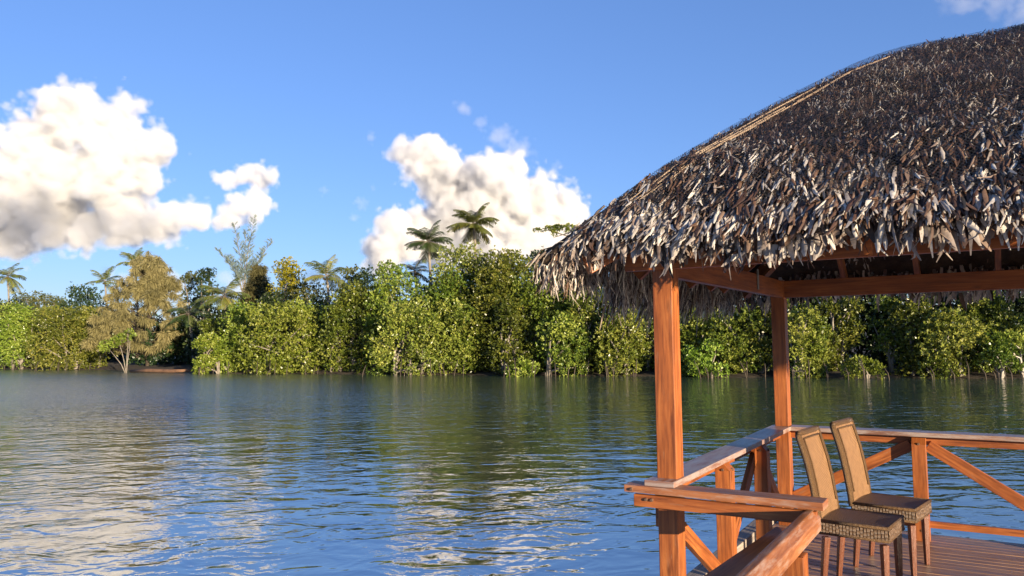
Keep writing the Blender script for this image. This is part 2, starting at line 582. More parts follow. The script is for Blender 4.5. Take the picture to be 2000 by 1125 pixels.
def face_normal(fc, s):
    i = nvec(fc[2])
    ds = (zprof(seff(fc, s+.05)) - zprof(seff(fc, s-.05))) / .1
    n = -ds[:, None]*i + np.array([0, 0, 1.0])
    dn = -(i + ds[:, None]*np.array([0, 0, 1.0]))
    return n/np.linalg.norm(n, axis=1, keepdims=True), dn/np.linalg.norm(dn, axis=1, keepdims=True)


def strips(base, direc, nrm, length, width, curl, tint, segs=2, tip=.35, twist=None):
    """leaf strips: base (N,3), direction, face normal; curl bends along -normal*curl"""
    n = len(base)
    side = np.cross(direc, nrm); side /= np.linalg.norm(side, axis=1, keepdims=True) + 1e-9
    if twist is not None:
        c, s = np.cos(twist)[:, None], np.sin(twist)[:, None]
        side = side*c + nrm*s
    vs = np.zeros((n, (segs+1)*2, 3)); tv = np.zeros((n, (segs+1)*2))
    for k in range(segs+1):
        f = k/segs
        ctr = base + direc*(length*f)[:, None] + curl*(f*f)[:, None] if np.ndim(f) else base + direc*(length*f)[:, None] + curl*(f*f)
        w = width*(1.0 if k < segs else tip)*(0.75 if k == 0 else 1.0)
        vs[:, 2*k] = ctr - side*(w/2)[:, None]
        vs[:, 2*k+1] = ctr + side*(w/2)[:, None]
        tv[:, 2*k] = tint; tv[:, 2*k+1] = tint
    q = (segs+1)*2
    idx = np.arange(n)[:, None]*q
    fs = []
    for k in range(segs):
        fs.append(np.concatenate([idx+2*k, idx+2*k+1, idx+2*k+3, idx+2*k+2], axis=1))
    return vs.reshape(-1, 3), np.concatenate(fs), tv.ravel()


def folded(base, direc, nrm, length, width, curl, tint, segs=2, tip=.3, twist=None, fold=.3):
    """leaf blades creased along the middle"""
    n = len(base)
    side = np.cross(direc, nrm); side /= np.linalg.norm(side, axis=1, keepdims=True) + 1e-9
    up = np.cross(side, direc)
    if twist is not None:
        c, s_ = np.cos(twist)[:, None], np.sin(twist)[:, None]
        side, up = side*c + up*s_, up*c - side*s_
    k3 = (segs+1)*3
    vs = np.zeros((n, k3, 3))
    for k in range(segs+1):
        f = k/segs
        ctr = base + direc*(length*f)[:, None] + curl*(f*f)
        w = width*(.8 if k == 0 else (tip if k == segs else 1.0))
        vs[:, 3*k] = ctr - side*(w/2)[:, None]
        vs[:, 3*k+1] = ctr + up*(w*fold)[:, None]
        vs[:, 3*k+2] = ctr + side*(w/2)[:, None]
    idx = np.arange(n)[:, None]*k3
    fs = []
    for k in range(segs):
        for j in (0, 1):
            a = 3*k+j
            fs.append(np.concatenate([idx+a, idx+a+1, idx+a+4, idx+a+3], axis=1))
    return vs.reshape(-1, 3), np.concatenate(fs), np.repeat(tint, k3)


class Acc:
    def __init__(self): self.v = []; self.f = []; self.t = []; self.n = 0
    def add(self, v, f, t):
        self.v.append(v); self.f.append(f+self.n); self.t.append(t); self.n += len(v)
    def mesh(self, name):
        return np_mesh(name, np.concatenate(self.v), np.concatenate(self.f), np.concatenate(self.t))


def make_thatch():
    R = RNG
    # solid body under the leaves
    vs, fs = [], []
    SS = np.array([-.66, -.46, -.1, .2425, .65, 1.0, 1.28, 1.52])
    for fc in FACES:
        b0 = len(vs); L = fc[3]; nt_ = 24
        for s in SS:
            ss = min(s, L/2 - .001) if s > 0 else max(s/fk(fc), smin(fc)+.02)
            tt = np.linspace(float(tlo(fc, ss)), float(thi(fc, ss)), nt_)
            p = surf(fc, tt, np.full(nt_, ss), -.07)
            q = p + np.array([0, 0, -.07])
            for a in p: vs.append(a)
        for r in range(len(SS)-1):
            for k in range(nt_-1):
                fs.append((b0+r*nt_+k, b0+r*nt_+k+1, b0+(r+1)*nt_+k+1, b0+(r+1)*nt_+k))
    roof = np_mesh('thatch_roof', np.array(vs), np.array(fs))
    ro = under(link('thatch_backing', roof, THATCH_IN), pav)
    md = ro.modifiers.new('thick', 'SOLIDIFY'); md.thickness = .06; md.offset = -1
    acc = Acc()
    for fi, fc in enumerate(FACES):
        L = fc[3]
        dens = (1.0, .45, .2, .2)[fi]
        # leaf tips hang in rough courses, in tufts of a few leaves with one colour
        area = 2.6*(L if fi in (0, 2) else L*.7)
        nt_ = int(area*1150*dens)
        ts = R.uniform(smin(fc), HALF+.02, nt_); tt_ = R.uniform(-.66, L+.66, nt_)
        ts = ts + .028*np.sin(ts*2*math.pi/.125 + .8*np.sin(tt_*5+fc[4]))
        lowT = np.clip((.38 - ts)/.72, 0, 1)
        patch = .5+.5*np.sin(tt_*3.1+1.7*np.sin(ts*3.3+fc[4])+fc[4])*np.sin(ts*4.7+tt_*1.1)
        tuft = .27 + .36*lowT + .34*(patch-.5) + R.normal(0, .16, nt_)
        lit = R.random(nt_) < (.09+.22*lowT)*(.3+1.4*patch); tuft[lit] = R.uniform(.70, .98, lit.sum())  # tone of lit leaves put into random tufts
        blackish = R.random(nt_) < .20*(1-.4*lowT); tuft[blackish] = R.uniform(.02, .16, blackish.sum())  # random near-black tufts, fewer low on the slope
        tlat = R.normal(0, .17, nt_); tlift = np.abs(R.normal(0, .12, nt_))
        per = 7
        s = np.repeat(ts, per) + R.normal(0, .022, nt_*per); t = np.repeat(tt_, per) + R.normal(0, .024, nt_*per)
        low = np.repeat(lowT, per); lat = np.repeat(tlat, per) + R.normal(0, .16, nt_*per)
        lift = (np.repeat(tlift, per) + np.abs(R.normal(0, .10, nt_*per)))*(.15+1.0*low)
        tint = np.repeat(tuft, per) + R.normal(0, .15, nt_*per)
        fl = R.random(nt_*per) < .07; tint[fl] += R.uniform(.3, .6, fl.sum()); tint = np.clip(tint, 0, 1)
        ok = (t > tlo(fc, s)-.03) & (t < thi(fc, s)+.03) & (s > smin(fc)-.01) & (s < HALF+.03)
        s, t, low, lat, lift, tint = s[ok], t[ok], low[ok], lat[ok], lift[ok], tint[ok]; n = len(s)
        nr, dn = face_normal(fc, s)
        e = nvec(fc[1])
        d = dn + lat[:, None]*e + lift[:, None]*nr
        d /= np.linalg.norm(d, axis=1, keepdims=True)
        length = R.uniform(.05, .11, n)*(.42+.95*low); width = R.uniform(.007, .017, n)*(.5+1.15*low)
        hip = (np.abs(t-s-.12) < .09) & (s < 1.0) & (s > -.2); k = hip & (R.random(n) < .4); tint[k] = R.uniform(.45, .6, k.sum())
        base = surf(fc, t, s, 0.0) + nr*R.uniform(-.04, .010, n)[:, None]
        curl = R.normal(0, .016, (n, 3)) + np.array([0, 0, -.012])
        acc.add(*folded(base, d, nr, length, width, curl, tint, 2, .35, R.normal(0, .36, n)*(.5+.6*low), R.normal(.18, .18, n)))
        # hanging fringe
        m = int((L+1.3)*(520, 700, 300, 160)[fi])
        s = R.uniform(smin(fc)-.03, smin(fc)*.68, m); t = R.uniform(-.66, L+.66, m)
        t = np.clip(t, tlo(fc, s)+R.uniform(-.02, .03, m), thi(fc, s)+R.uniform(-.03, .02, m))
        nr, dn = face_normal(fc, s)
        clump = .5+.5*np.sin(t*9.0+2*np.sin(t*4.1+fc[4]))*np.sin(t*3.3+1+fc[4])
        base = surf(fc, t, s, -.03) + nr*R.uniform(-.10, .0, m)[:, None]
        d = dn*R.uniform(.15, .6, m)[:, None] + np.array([0, 0, -1.0]) + R.normal(0, .16, (m, 3))
        d /= np.linalg.norm(d, axis=1, keepdims=True)
        length = R.uniform(.06, .15, m)*(.5+.75*clump)*(.8 if fi == 0 else 1.0)*(np.where(t < .45, 1.1, 2.1) if fi == 1 else (.8 if fi == 2 else 1.0))
        width = R.uniform(.014, .042, m)*(.45 if fi == 1 else 1.0)
        tint = np.clip(R.normal(.70 if fi == 0 else .76, .18, m), .05, 1)  # fringes beyond the front tinted paler, sunlight put into their colour
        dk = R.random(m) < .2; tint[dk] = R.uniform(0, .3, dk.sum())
        curl = R.normal(0, .03, (m, 3)); curl[:, 2] -= .02
        acc.add(*folded(base, d, nr, length, width, curl, tint, 3, .3, R.normal(0, .45, m), R.normal(.15, .2, m)))
        # split leaf tips
        m2 = m//2
        j = R.integers(0, m, m2)
        bt = base[j] + d[j]*(length[j]*.75)[:, None] + curl[j]*.5
        d2 = d[j] + R.normal(0, .25, (m2, 3)); d2 /= np.linalg.norm(d2, axis=1, keepdims=True)
        acc.add(*strips(bt, d2, nr[j], R.uniform(.03, .08, m2), R.uniform(.006, .014, m2), R.normal(0, .02, (m2, 3)), tint[j], 2, .3, R.normal(0, .6, m2)))
    # ridge capping leaves
    m = 1500
    t = R.uniform(HALF-.25, LEN-HALF+.25, m)
    base = np.array([nvec(P(HALF, 0, EYE+2.01))]) + t[:, None]*nvec(NV) + R.normal(0, .06, (m, 1))*nvec(D) + np.array([0, 0, 1])*R.uniform(-.05, .02, (m, 1))
    sgn = np.where(R.random(m) < .5, 1, -1)
    d = sgn[:, None]*nvec(D) + R.normal(0, .25, (m, 3))*np.array([1, 1, .3]) + np.array([0, 0, -.45]); d /= np.linalg.norm(d, axis=1, keepdims=True)
    acc.add(*strips(base, d, np.tile([0, 0, 1.0], (m, 1)), R.uniform(.05, .11, m), R.uniform(.008, .02, m), R.normal(0, .015, (m, 3)), np.clip(R.normal(.35, .2, m), 0, 1), 2, .3, R.normal(0, .5, m)))
    th = under(link('thatch_roof', acc.mesh('thatch_roof'), THATCH), pav)
    return th


thatch = make_thatch()

# split bamboo battens lying along the near left hip
BAMBOO = wood_mat('split_bamboo', (.15, .085, .045), (.26, .165, .09), (.37, .26, .15), rough=.5, grain=60)
hm = MB()
for k, (off, s0, s1) in enumerate(((0.0, -.22, .5), (.045, -.12, .75), (-.03, .1, .7), (.06, .05, .4), (.015, .55, .9), (.04, -.25, .02), (-.04, -.2, .2), (.03, .8, 1.05))):
    q = []
    sv = np.linspace(s0, s1, 9)
    tv = sv*np.where(sv < 0, 1.3, 1.0) + .13 + off + .015*np.sin(sv*5+k)
    pts = surf(FACES[0], tv, sv, .002)
    for a, b in zip(pts[:-1], pts[1:]):
        hm.beam(Vector(a), Vector(b), .020, .008)
ho = under(hm.build('hip_batten', BAMBOO), pav)


def make_net():
    m, nt, out = nmat('roof_netting')
    uv = N(nt, 'ShaderNodeUVMap')
    mp = N(nt, 'ShaderNodeMapping'); mp.inputs['Rotation'].default_value = (0, 0, math.radians(38)); mp.inputs['Scale'].default_value = (58, 66, 1)
    nt.links.new(uv.outputs[0], mp.inputs[0])
    sp = N(nt, 'ShaderNodeSeparateXYZ'); nt.links.new(mp.outputs[0], sp.inputs[0])
    fx = math_n(nt, 'FRACT', sp.outputs[0]); fy = math_n(nt, 'FRACT', sp.outputs[1])
    a = math_n(nt, 'LESS_THAN', fx, .13); b = math_n(nt, 'LESS_THAN', fy, .17)
    al = math_n(nt, 'MAXIMUM', a, b)
    bs = N(nt, 'ShaderNodeBsdfPrincipled', Roughness=.5); bs.inputs['Base Color'].default_value = (.018, .018, .018, 1)
    tr = N(nt, 'ShaderNodeBsdfTransparent')
    mx = N(nt, 'ShaderNodeMixShader')
    nt.links.new(al, mx.inputs[0]); nt.links.new(tr.outputs[0], mx.inputs[1]); nt.links.new(bs.outputs[0], mx.inputs[2])
    nt.links.new(mx.outputs[0], out.inputs[0])
    vs, fs, uvs = [], [], []
    for fi, fc in enumerate(FACES):
        L = fc[3]; b0 = len(vs); nt_ = 60; ns = 26
        for s in np.linspace(-.28, HALF, ns):
            tt = np.linspace(float(tlo(fc, s)), float(thi(fc, s)), nt_)
            q = np.clip((s+.28)/1.8, 0, 1)
            lift = .014 + .008*np.sin(tt*4.0+s*3)*q + .004*q
            p = surf(fc, tt, np.full(nt_, s), 0) + lift[:, None]*face_normal(fc, np.full(nt_, s))[0]
            if s > HALF-.02: p[:, 2] += .0
            for a_, t_ in zip(p, tt): vs.append(a_); uvs.append((t_+fi*10, s*1.3))
        for r in range(ns-1):
            for k in range(nt_-1):
                fs.append((b0+r*nt_+k, b0+r*nt_+k+1, b0+(r+1)*nt_+k+1, b0+(r+1)*nt_+k))
    me = np_mesh('netting', np.array(vs), np.array(fs), None, np.array(uvs))
    o = link('netting', me, m, None, True)
    return under(o, pav)


make_net()

# ------------------------------------------------------------------ railings of the pavilion
CAP_W, CAP_H = .185, .038


def railing(name, s0t0, s1t1, z0, z1, inward, bal, braces, lower=True, mat=WOOD_CAP):
    a = P(s0t0[0], s0t0[1], z0 - CAP_H/2); b = P(s1t1[0], s1t1[1], z1 - CAP_H/2)
    cap = under(MB().beam(a, b, CAP_W, CAP_H).build(name, mat, bevel=.004), pav)
    inv = Vector(inward)
    ax = (b-a).normalized(); L = (b-a).length

    def child(o): o.parent = cap; return o
    child(MB().beam(a + ax*.06 - UP*(CAP_H/2+.038) - inv*.03, b - ax*.06 - UP*(CAP_H/2+.038) - inv*.03, .04, .074).build('under_rail', WOOD, bevel=.003))
    for k in bal:
        q = a + ax*k + inv*.045
        zt = q.z - CAP_H/2 - .003
        m = MB()
        w = .11
        # a post with its inner top corner cut off
        base = Vector((q.x, q.y, DECK_Z)); top = Vector((q.x, q.y, zt))
        m.beam(base, top - UP*.06, w, w, up=inv)
        sx = ax; 
        c = [(-w/2, -w/2), (w/2, -w/2), (w/2, w/2), (-w/2, w/2)]
        lo = [top - UP*.06 + ax*x + inv*y for x, y in c]
        hi = [top + ax*x + inv*(y if y < 0 else y-.06) for x, y in c]
        vs = lo + hi
        fs = [(0, 1, 5, 4), (1, 2, 6, 5), (2, 3, 7, 6), (3, 0, 4, 7), (4, 5, 6, 7)]
        m.quadlist(vs, fs, [((0, 0), (0, .11), (.06, .11), (.06, 0))]*5)
        bl = child(m.build('baluster', WOOD, bevel=.003))
        for dz in (.05, .78):
            c0 = Vector((q.x, q.y, DECK_Z + .04 + dz)) + inv*(w/2)
            MB().tube([c0 - inv*.004, c0 + inv*.007], [.012, .009], 8).build('bolt', BOLT, bl)
            c0 = Vector((q.x, q.y, DECK_Z + .04 + dz)) - ax*(w/2)
            MB().tube([c0 + ax*.004, c0 - ax*.007], [.012, .009], 8).build('bolt', BOLT, bl)
    for (k0, h0, k1, h1) in braces:
        p = a + ax*k0 + inv*.0; q = a + ax*k1
        p = Vector((p.x, p.y, DECK_Z + h0)); q = Vector((q.x, q.y, DECK_Z + h1))
        child(MB().beam(p, q, .04, .10).build('brace', WOOD, bevel=.003))
    if lower:
        child(MB().beam(Vector((a.x, a.y, DECK_Z+.13)) + ax*.1, Vector((b.x, b.y, DECK_Z+.13)) - ax*.1, .04, .055).build('lower_rail', WOOD, bevel=.003))
    return cap


railing('left_railing', (-.17, -.01), (SIDE+.02, -.01), Z_RAIL, Z_RAIL, NV, (1.18, 2.25),
        ((.27, .62, 1.1, .12), (1.26, .1, 2.2, .80), (2.33, .80, 3.1, .15)), lower=False).name = 'railing'
railing('railing', (SIDE+.01, .0), (SIDE+.01, LEN), Z_RAIL, Z_RAIL+.0, -D, (1.134, 2.27, 3.4),
        ((.08, .26, 1.07, .80), (1.2, .80, 2.2, .16), (2.34, .16, 3.33, .8), (3.46, .8, 4.45, .2)))

# short front board and its under-board
fb = under(MB().beam(P(-.125, -.22, EYE-.865-.02), P(-.125, .90, EYE-.865-.02), .15, .042).build('front_board', WOOD_WORN, bevel=.004), pav)
o = MB().beam(P(-.155, -.17, EYE-.955), P(-.155, .86, EYE-.955), .035, .07).build('under_rail', WOOD, bevel=.003); o.parent = fb
for t in (-.17, -.09, -.055):
    zz = EYE-.945 if t > -.15 else EYE-.887
    y = -.173 if t > -.15 else -.201
    o = MB().tube([P(y, t, zz), P(y-.012, t, zz)], [.011, .008], 8).build('bolt', BOLT); o.parent = fb
under(MB().beam(P(.02, -.085, EYE-1.09), P(.3, -.085, EYE-1.09), .05, .11).build('corner_block', WOOD, bevel=.004), pav)

# ------------------------------------------------------------------ walkway handrail
hr_root = empty('walkway_handrail', P(-2.2, .87, DECK_Z), 'chunky chamfered timber handrail running from the pavilion corner towards the viewer', 'handrail')
hrb = MB().beam(P(-3.8, .79, EYE-.97), P(-.13, .82, EYE-.97), .105, .105, chamfer=.034)
under(hrb.build('handrail', WOOD_WORN, bevel=.005), hr_root)
under(MB().beam(P(-2.8, .655, EYE-.935), P(-.02, .675, EYE-1.07), .12, .035).build('outer_board', WOOD, bevel=.004), hr_root)
for s in (-.62, -2.2, -3.6):
    under(MB().beam(P(s, .83, DECK_Z-.8), P(s, .83, EYE-1.03), .11, .11, up=D).build('post', WOOD, bevel=.004), hr_root)

# ------------------------------------------------------------------ deck
def make_deck():
    mb = MB()
    pitch = .092
    s = -4.6
    i = 0
    while s < SIDE + .16:
        t0 = .82 if s < -.2 else -.10
        t1 = 3.4 if s < -.2 else LEN + .3
        cuts = [t0] + [c for c in (1.9 + (i % 2)*.0,) if t0 < c < t1] + [t1]
        for a, b in zip(cuts[:-1], cuts[1:]):
            dz = random.uniform(-.0015, .0015)
            mb.beam(P(s+pitch/2, a+.002, DECK_Z-.015+dz), P(s+pitch/2, b-.002, DECK_Z-.015+dz), pitch-.007, .03)
        s += pitch; i += 1
    o = mb.build('deck', DECK, None, bevel=.0025)
    return tag(o, 'reddish brown plank deck of the jetty', None, None, 'structure')


make_deck()
js = MB()
for t in (0.0, 1.1, 2.2, 3.3, 4.4):
    js.beam(P(-.1, t, DECK_Z-.10), P(SIDE+.1, t, DECK_Z-.10), .06, .13)
for t in (.9, 2.0, 3.2):
    js.beam(P(-4.5, t, DECK_Z-.10), P(-.12, t, DECK_Z-.10), .06, .13)
for s in (.0, SIDE):
    for t in (0, 2.2, LEN):
        js.beam(P(s, t, -2.0), P(s, t, DECK_Z-.17), .16, .16, up=D)
tag(js.build('deck_substructure', WOOD), 'joists and piles under the jetty deck', None, None, 'structure')
kb = MB().beam(P(-.2, -.17, DECK_Z+.03), P(SIDE+.1, -.17, DECK_Z+.03), .12, .09).build('kerb_beam', GREY_WOOD, bevel=.005)
tag(kb, 'grey weathered timber edge beam along the left edge of the deck', 'beam')


# ------------------------------------------------------------------ wicker chairs
def wicker_mat(name, c0, c1, c2, su=62.0, sv=95.0):
    m, nt, out = nmat(name)
    uv = N(nt, 'ShaderNodeUVMap')
    sp = N(nt, 'ShaderNodeSeparateXYZ'); nt.links.new(uv.outputs[0], sp.inputs[0])
    u = math_n(nt, 'MULTIPLY', sp.outputs[0], su); v = math_n(nt, 'MULTIPLY', sp.outputs[1], sv)
    par = math_n(nt, 'MODULO', math_n(nt, 'FLOOR', u), 2.0)
    w1 = math_n(nt, 'ABSOLUTE', math_n(nt, 'SINE', math_n(nt, 'MULTIPLY', math_n(nt, 'ADD', v, math_n(nt, 'MULTIPLY', par, .5)), math.pi)))
    w2 = math_n(nt, 'ABSOLUTE', math_n(nt, 'SINE', math_n(nt, 'MULTIPLY', u, math.pi)))
    h = math_n(nt, 'MULTIPLY', w1, math_n(nt, 'MULTIPLY_ADD', w2, .6, .4))
    no = N(nt, 'ShaderNodeTexNoise', Scale=22.0, Detail=6.0, Roughness=.75); nt.links.new(uv.outputs[0], no.inputs['Vector'])
    f = math_n(nt, 'ADD', math_n(nt, 'MULTIPLY', h, .55), math_n(nt, 'MULTIPLY', no.outputs['Fac'], .6))
    cr = ramp(nt, f, [(.25, c0), (.55, c1), (.85, c2)])
    bs = N(nt, 'ShaderNodeBsdfPrincipled', Roughness=.5)
    nt.links.new(cr.outputs[0], bs.inputs['Base Color'])
    bp = N(nt, 'ShaderNodeBump', Strength=.8, Distance=.006)
    nt.links.new(h, bp.inputs['Height']); nt.links.new(bp.outputs[0], bs.inputs['Normal'])
    nt.links.new(bs.outputs[0], out.inputs[0])
    return m


WICK = wicker_mat('wicker_panel', (.045, .02, .008), (.215, .112, .05), (.38, .215, .10))
WICK_SEAT = wicker_mat('wicker_seat', (.02, .010, .006), (.052, .027, .016), (.11, .06, .036), 60, 90)  # darker copy of the wicker, the shade on the seat put into its colour
WICK_SKIRT = wicker_mat('wicker_skirt', (.03, .014, .007), (.105, .055, .026), (.19, .11, .055), 40, 160)
WICK_RIM = wicker_mat('wicker_rim', (.03, .014, .006), (.15, .078, .03), (.28, .16, .07), 40, 160)


def sheet_solid(rows):
    """rows of points (front), rows of points (back) -> closed slab with UVs in metres"""
    fr, bk = rows
    nr, nc = len(fr), len(fr[0])
    m = MB()
    b = 0
    vs = [p for r in fr for p in r] + [p for r in bk for p in r]
    off = nr*nc
    fs, us = [], []

    def U(i, j): 
        x = fr[i][j]; return (x[1], x[2] + x[0])
    for i in range(nr-1):
        for j in range(nc-1):
            q = (i*nc+j, i*nc+j+1, (i+1)*nc+j+1, (i+1)*nc+j)
            fs.append(q); us.append((U(i, j), U(i, j+1), U(i+1, j+1), U(i+1, j)))
            fs.append(tuple(off+k for k in reversed(q))); us.append((U(i+1, j), U(i+1, j+1), U(i, j+1), U(i, j)))
    per = [(0, j) for j in range(nc)] + [(i, nc-1) for i in range(1, nr)] + [(nr-1, j) for j in range(nc-2, -1, -1)] + [(i, 0) for i in range(nr-2, 0, -1)]
    for a, c in zip(per, per[1:] + per[:1]):
        ia, ic = a[0]*nc+a[1], c[0]*nc+c[1]
        fs.append((ic, ia, off+ia, off+ic)); ua, uc = U(*a), U(*c)
        us.append((uc, ua, (ua[0]+.04, ua[1]), (uc[0]+.04, uc[1])))
    m.quadlist(vs, fs, us)
    return m


def make_chair(label, loc, rz):
    """local: x forward, y left, z up; origin on the deck under the seat"""
    root = empty('wicker_chair', loc, label, 'chair', 'wicker chairs on the deck', rz)
    W, DP, ZS = .45, .44, .49
    # seat: thick woven box, slightly dished
    fr, bk = [], []
    for i in range(9):
        x = -DP/2 + DP*i/8
        r1, r2 = [], []
        for j in range(9):
            y = -W/2 + W*j/8
            dish = .016*(1-(2*i/8-1)**2)*(1-(2*j/8-1)**2)
            r1.append(Vector((x, y, ZS-dish))); r2.append(Vector((x, y, ZS-.095)))
        fr.append(r1); bk.append(r2)
    m = MB()
    top = sheet_solid((fr, bk))
    st = top.build('seat', WICK_SEAT, root, bevel=.012)
    # woven skirt strips round the seat
    sk = MB()
    cs = [(-DP/2, -W/2), (DP/2, -W/2), (DP/2, W/2), (-DP/2, W/2)]
    for k in range(4):
        a, b = cs[k], cs[(k+1) % 4]
        n = 20
        for q in range(n):
            f0, f1 = (q+.07)/n, (q+.93)/n
            p0 = Vector((a[0]+(b[0]-a[0])*f0, a[1]+(b[1]-a[1])*f0, 0)); p1 = Vector((a[0]+(b[0]-a[0])*f1, a[1]+(b[1]-a[1])*f1, 0))
            outw = Vector((b[1]-a[1], -(b[0]-a[0]), 0)).normalized()*.004
            sk.beam((p0+p1)/2 + outw + UP*(ZS-.088), (p0+p1)/2 + outw + UP*(ZS-.02), (p1-p0).length, .007, up=outw.normalized())
    sk.build('skirt', WICK_SKIRT, st, bevel=.002)
    sr = MB()
    for zz, rr in ((ZS-.008, .011), (ZS-.09, .011)):
        ring = [Vector((x, y, zz)) for x, y in cs]
        for a, b in zip(ring, ring[1:]+ring[:1]): sr.tube([a, b], [rr, rr], 7)
    sr.build('seat_rim', WICK_RIM, st, True)
    # backrest: curved slab leaning back
    fr, bk = [], []
    prof = [(0.0, -.205), (.1, -.215), (.25, -.238), (.4, -.268), (.5, -.296), (.57, -.318), (.60, -.326)]
    for (h, x) in prof:
        r1, r2 = [], []
        for j in range(7):
            y = -W/2*.96 + W*.96*j/6
            bow = -.012*(1-(2*j/6-1)**2)
            z = ZS - .03 + h
            r1.append(Vector((x+bow, y, z))); r2.append(Vector((x+bow-.036, y, z-.004)))
        fr.append(r1); bk.append(r2)
    br = sheet_solid((fr, bk)).build('backrest', WICK, root, bevel=.006)
    rim = MB()
    for sg in (-1, 1):
        rim.tube([Vector((x-.018, sg*W*.48, ZS-.03+h)) for h, x in prof], [.023]*len(prof), 9)
    rim.tube([Vector((prof[-1][1]-.018, y, ZS-.03+.60+.006)) for y in (-W*.48, -W*.2, W*.2, W*.48)], [.022]*4, 9)
    rim.build('back_rim', WICK_RIM, br, True)
    pip = MB()
    for sg in (-1, 1):
        pip.tube([Vector((x+.003, sg*W*.40, ZS-.03+h)) for h, x in prof[1:-1]] , [.006]*(len(prof)-2), 6)
    pip.tube([Vector((prof[-2][1]+.003, y, ZS-.03+prof[-2][0])) for y in (-W*.40, W*.40)], [.006]*2, 6)
    pip.build('back_piping', WICK_RIM, br, True)
    for sx, sy in ((1, 1), (1, -1), (-1, 1), (-1, -1)):
        a = Vector((sx*(DP/2-.035), sy*(W/2-.03), ZS-.12)); b = Vector((sx*(DP/2-.035) + (.0 if sx > 0 else -.035), sy*(W/2-.03), 0))
        MB().tube([a, (a+b)/2, b], [.031, .027, .021], 4).build('leg', LEG_WOOD, root, bevel=.003)
    return root


CH_RZ = math.radians(-41)
make_chair('brown wicker chair standing farther back, nearer the middle post of the back railing', Vector((2.89, 5.97, DECK_Z)), CH_RZ)
make_chair('high backed brown wicker chair nearest the camera, beside the end of the short front board', Vector((2.42, 5.44, DECK_Z)), CH_RZ + .05)


# ------------------------------------------------------------------ vegetation
def unit(v): return v/(np.linalg.norm(v, axis=-1, keepdims=True)+1e-9)


def rosettes(centers, radii, n, leaf, R, per=6, squash=.85, up=.45, shell=(.6, 1.06), tint_mid=.5, facing=None):
    """leaf rosettes spread through lobes; returns verts, faces, tint"""
    centers = np.asarray(centers); radii = np.asarray(radii)
    pw = radii**2; pw = pw/pw.sum()
    li = R.choice(len(centers), n, p=pw)
    dirs = unit(R.normal(0, 1, (n, 3)))
    if facing is not None:       # fewer leaves at the back of the crown, which no near view shows
        back = (dirs[:, 1] > .35) & (R.random(n) < facing)
        dirs[back, 1] *= -1
    rr = radii[li]*R.uniform(shell[0], shell[1], n)
    far = R.random(n) < .12; rr[far] *= R.uniform(1.05, 1.38, far.sum())
    ctr = centers[li] + dirs*rr[:, None]*np.array([1, 1, squash])
    lobe_t = R.normal(0, .17, len(centers))[li]
    ros_t = R.normal(0, .14, n)
    m = n*per
    c = np.repeat(ctr, per, 0); o = np.repeat(dirs, per, 0)
    d = unit(o*.6 + np.array([0, -.15, up]) + R.normal(0, .6, (m, 3)))
    ln = leaf*R.uniform(.65, 1.2, m); w = ln*R.uniform(.36, .5, m)
    sd = unit(np.cross(d, R.normal(0, 1, (m, 3)) + o))
    nn = unit(np.cross(sd, d))
    v = np.zeros((m, 4, 3))
    v[:, 0] = c; v[:, 2] = c + d*ln[:, None]
    mid = c + d*(ln*.55)[:, None] - nn*(ln*.06)[:, None]
    v[:, 1] = mid + sd*(w/2)[:, None]; v[:, 3] = mid - sd*(w/2)[:, None]
    t = np.clip(tint_mid + np.repeat(lobe_t + ros_t, per) + R.normal(0, .12, m), 0, 1)
    f = np.arange(m*4).reshape(m, 4)
    return v.reshape(-1, 3), f, np.repeat(t, 4)


MG_BRIGHT = leaf_mat('mangrove_leaf_bright', (.075, .115, .010), (.16, .215, .024), (.32, .35, .07), rough=.36)
MG_MID = leaf_mat('mangrove_leaf', (.045, .075, .010), (.135, .175, .022), (.32, .33, .065), rough=.34)
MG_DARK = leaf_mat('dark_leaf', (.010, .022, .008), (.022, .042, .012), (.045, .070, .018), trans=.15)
BL_YELLOW = leaf_mat('yellow_green_leaf', (.15, .18, .006), (.32, .32, .010), (.48, .44, .02), rough=.55, trans=.35)
BL_OLIVE = leaf_mat('olive_leaf', (.04, .055, .012), (.085, .10, .022), (.15, .15, .04), rough=.55)
CAS_BROWN = leaf_mat('brown_needle', (.105, .096, .032), (.20, .178, .066), (.34, .295, .13), rough=.7, trans=.25)
CAS_BLUE = leaf_mat('blue_grey_needle', (.10, .15, .13), (.19, .25, .22), (.28, .34, .28), rough=.7, trans=.3)
CAS_OLIVE = leaf_mat('olive_needle', (.06, .06, .018), (.11, .105, .03), (.17, .15, .05), rough=.7, trans=.3)
PALM_G = leaf_mat('palm_leaf', (.05, .082, .014), (.12, .158, .028), (.29, .28, .065), rough=.4, trans=.3)
PALM_Y = leaf_mat('yellow_palm_leaf', (.08, .105, .02), (.17, .19, .035), (.31, .29, .07), rough=.4, trans=.35)
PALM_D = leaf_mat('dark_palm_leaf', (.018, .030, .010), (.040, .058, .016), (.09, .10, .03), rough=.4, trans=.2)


def crown_lobes(w, h, dp, z0, k, R, full=.8, rmin=.13, rmax=.24, rcap=1.0):
    cs, rs = [], []
    ref = min(w, h)
    for i in range(k):
        v = R.random()
        prof = math.sqrt(max(.05, 1-(2*v-1.0)**2*(.75 if v > .5 else full*.35)))
        u = R.uniform(-1, 1)
        r = R.uniform(rmin, rmax)*ref
        r = max(.42, min(rcap, r))
        cs.append((u*max(.1, w/2-r)*prof, R.uniform(-1, 1)*max(.1, dp/2-r), z0 + r*.6 + v*max(.1, (h-z0-1.5*r))))
        rs.append(r)
    return np.array(cs), np.array(rs)


def tree_root(name, loc, label, cat, group):
    return empty(name, loc, label, cat, group)


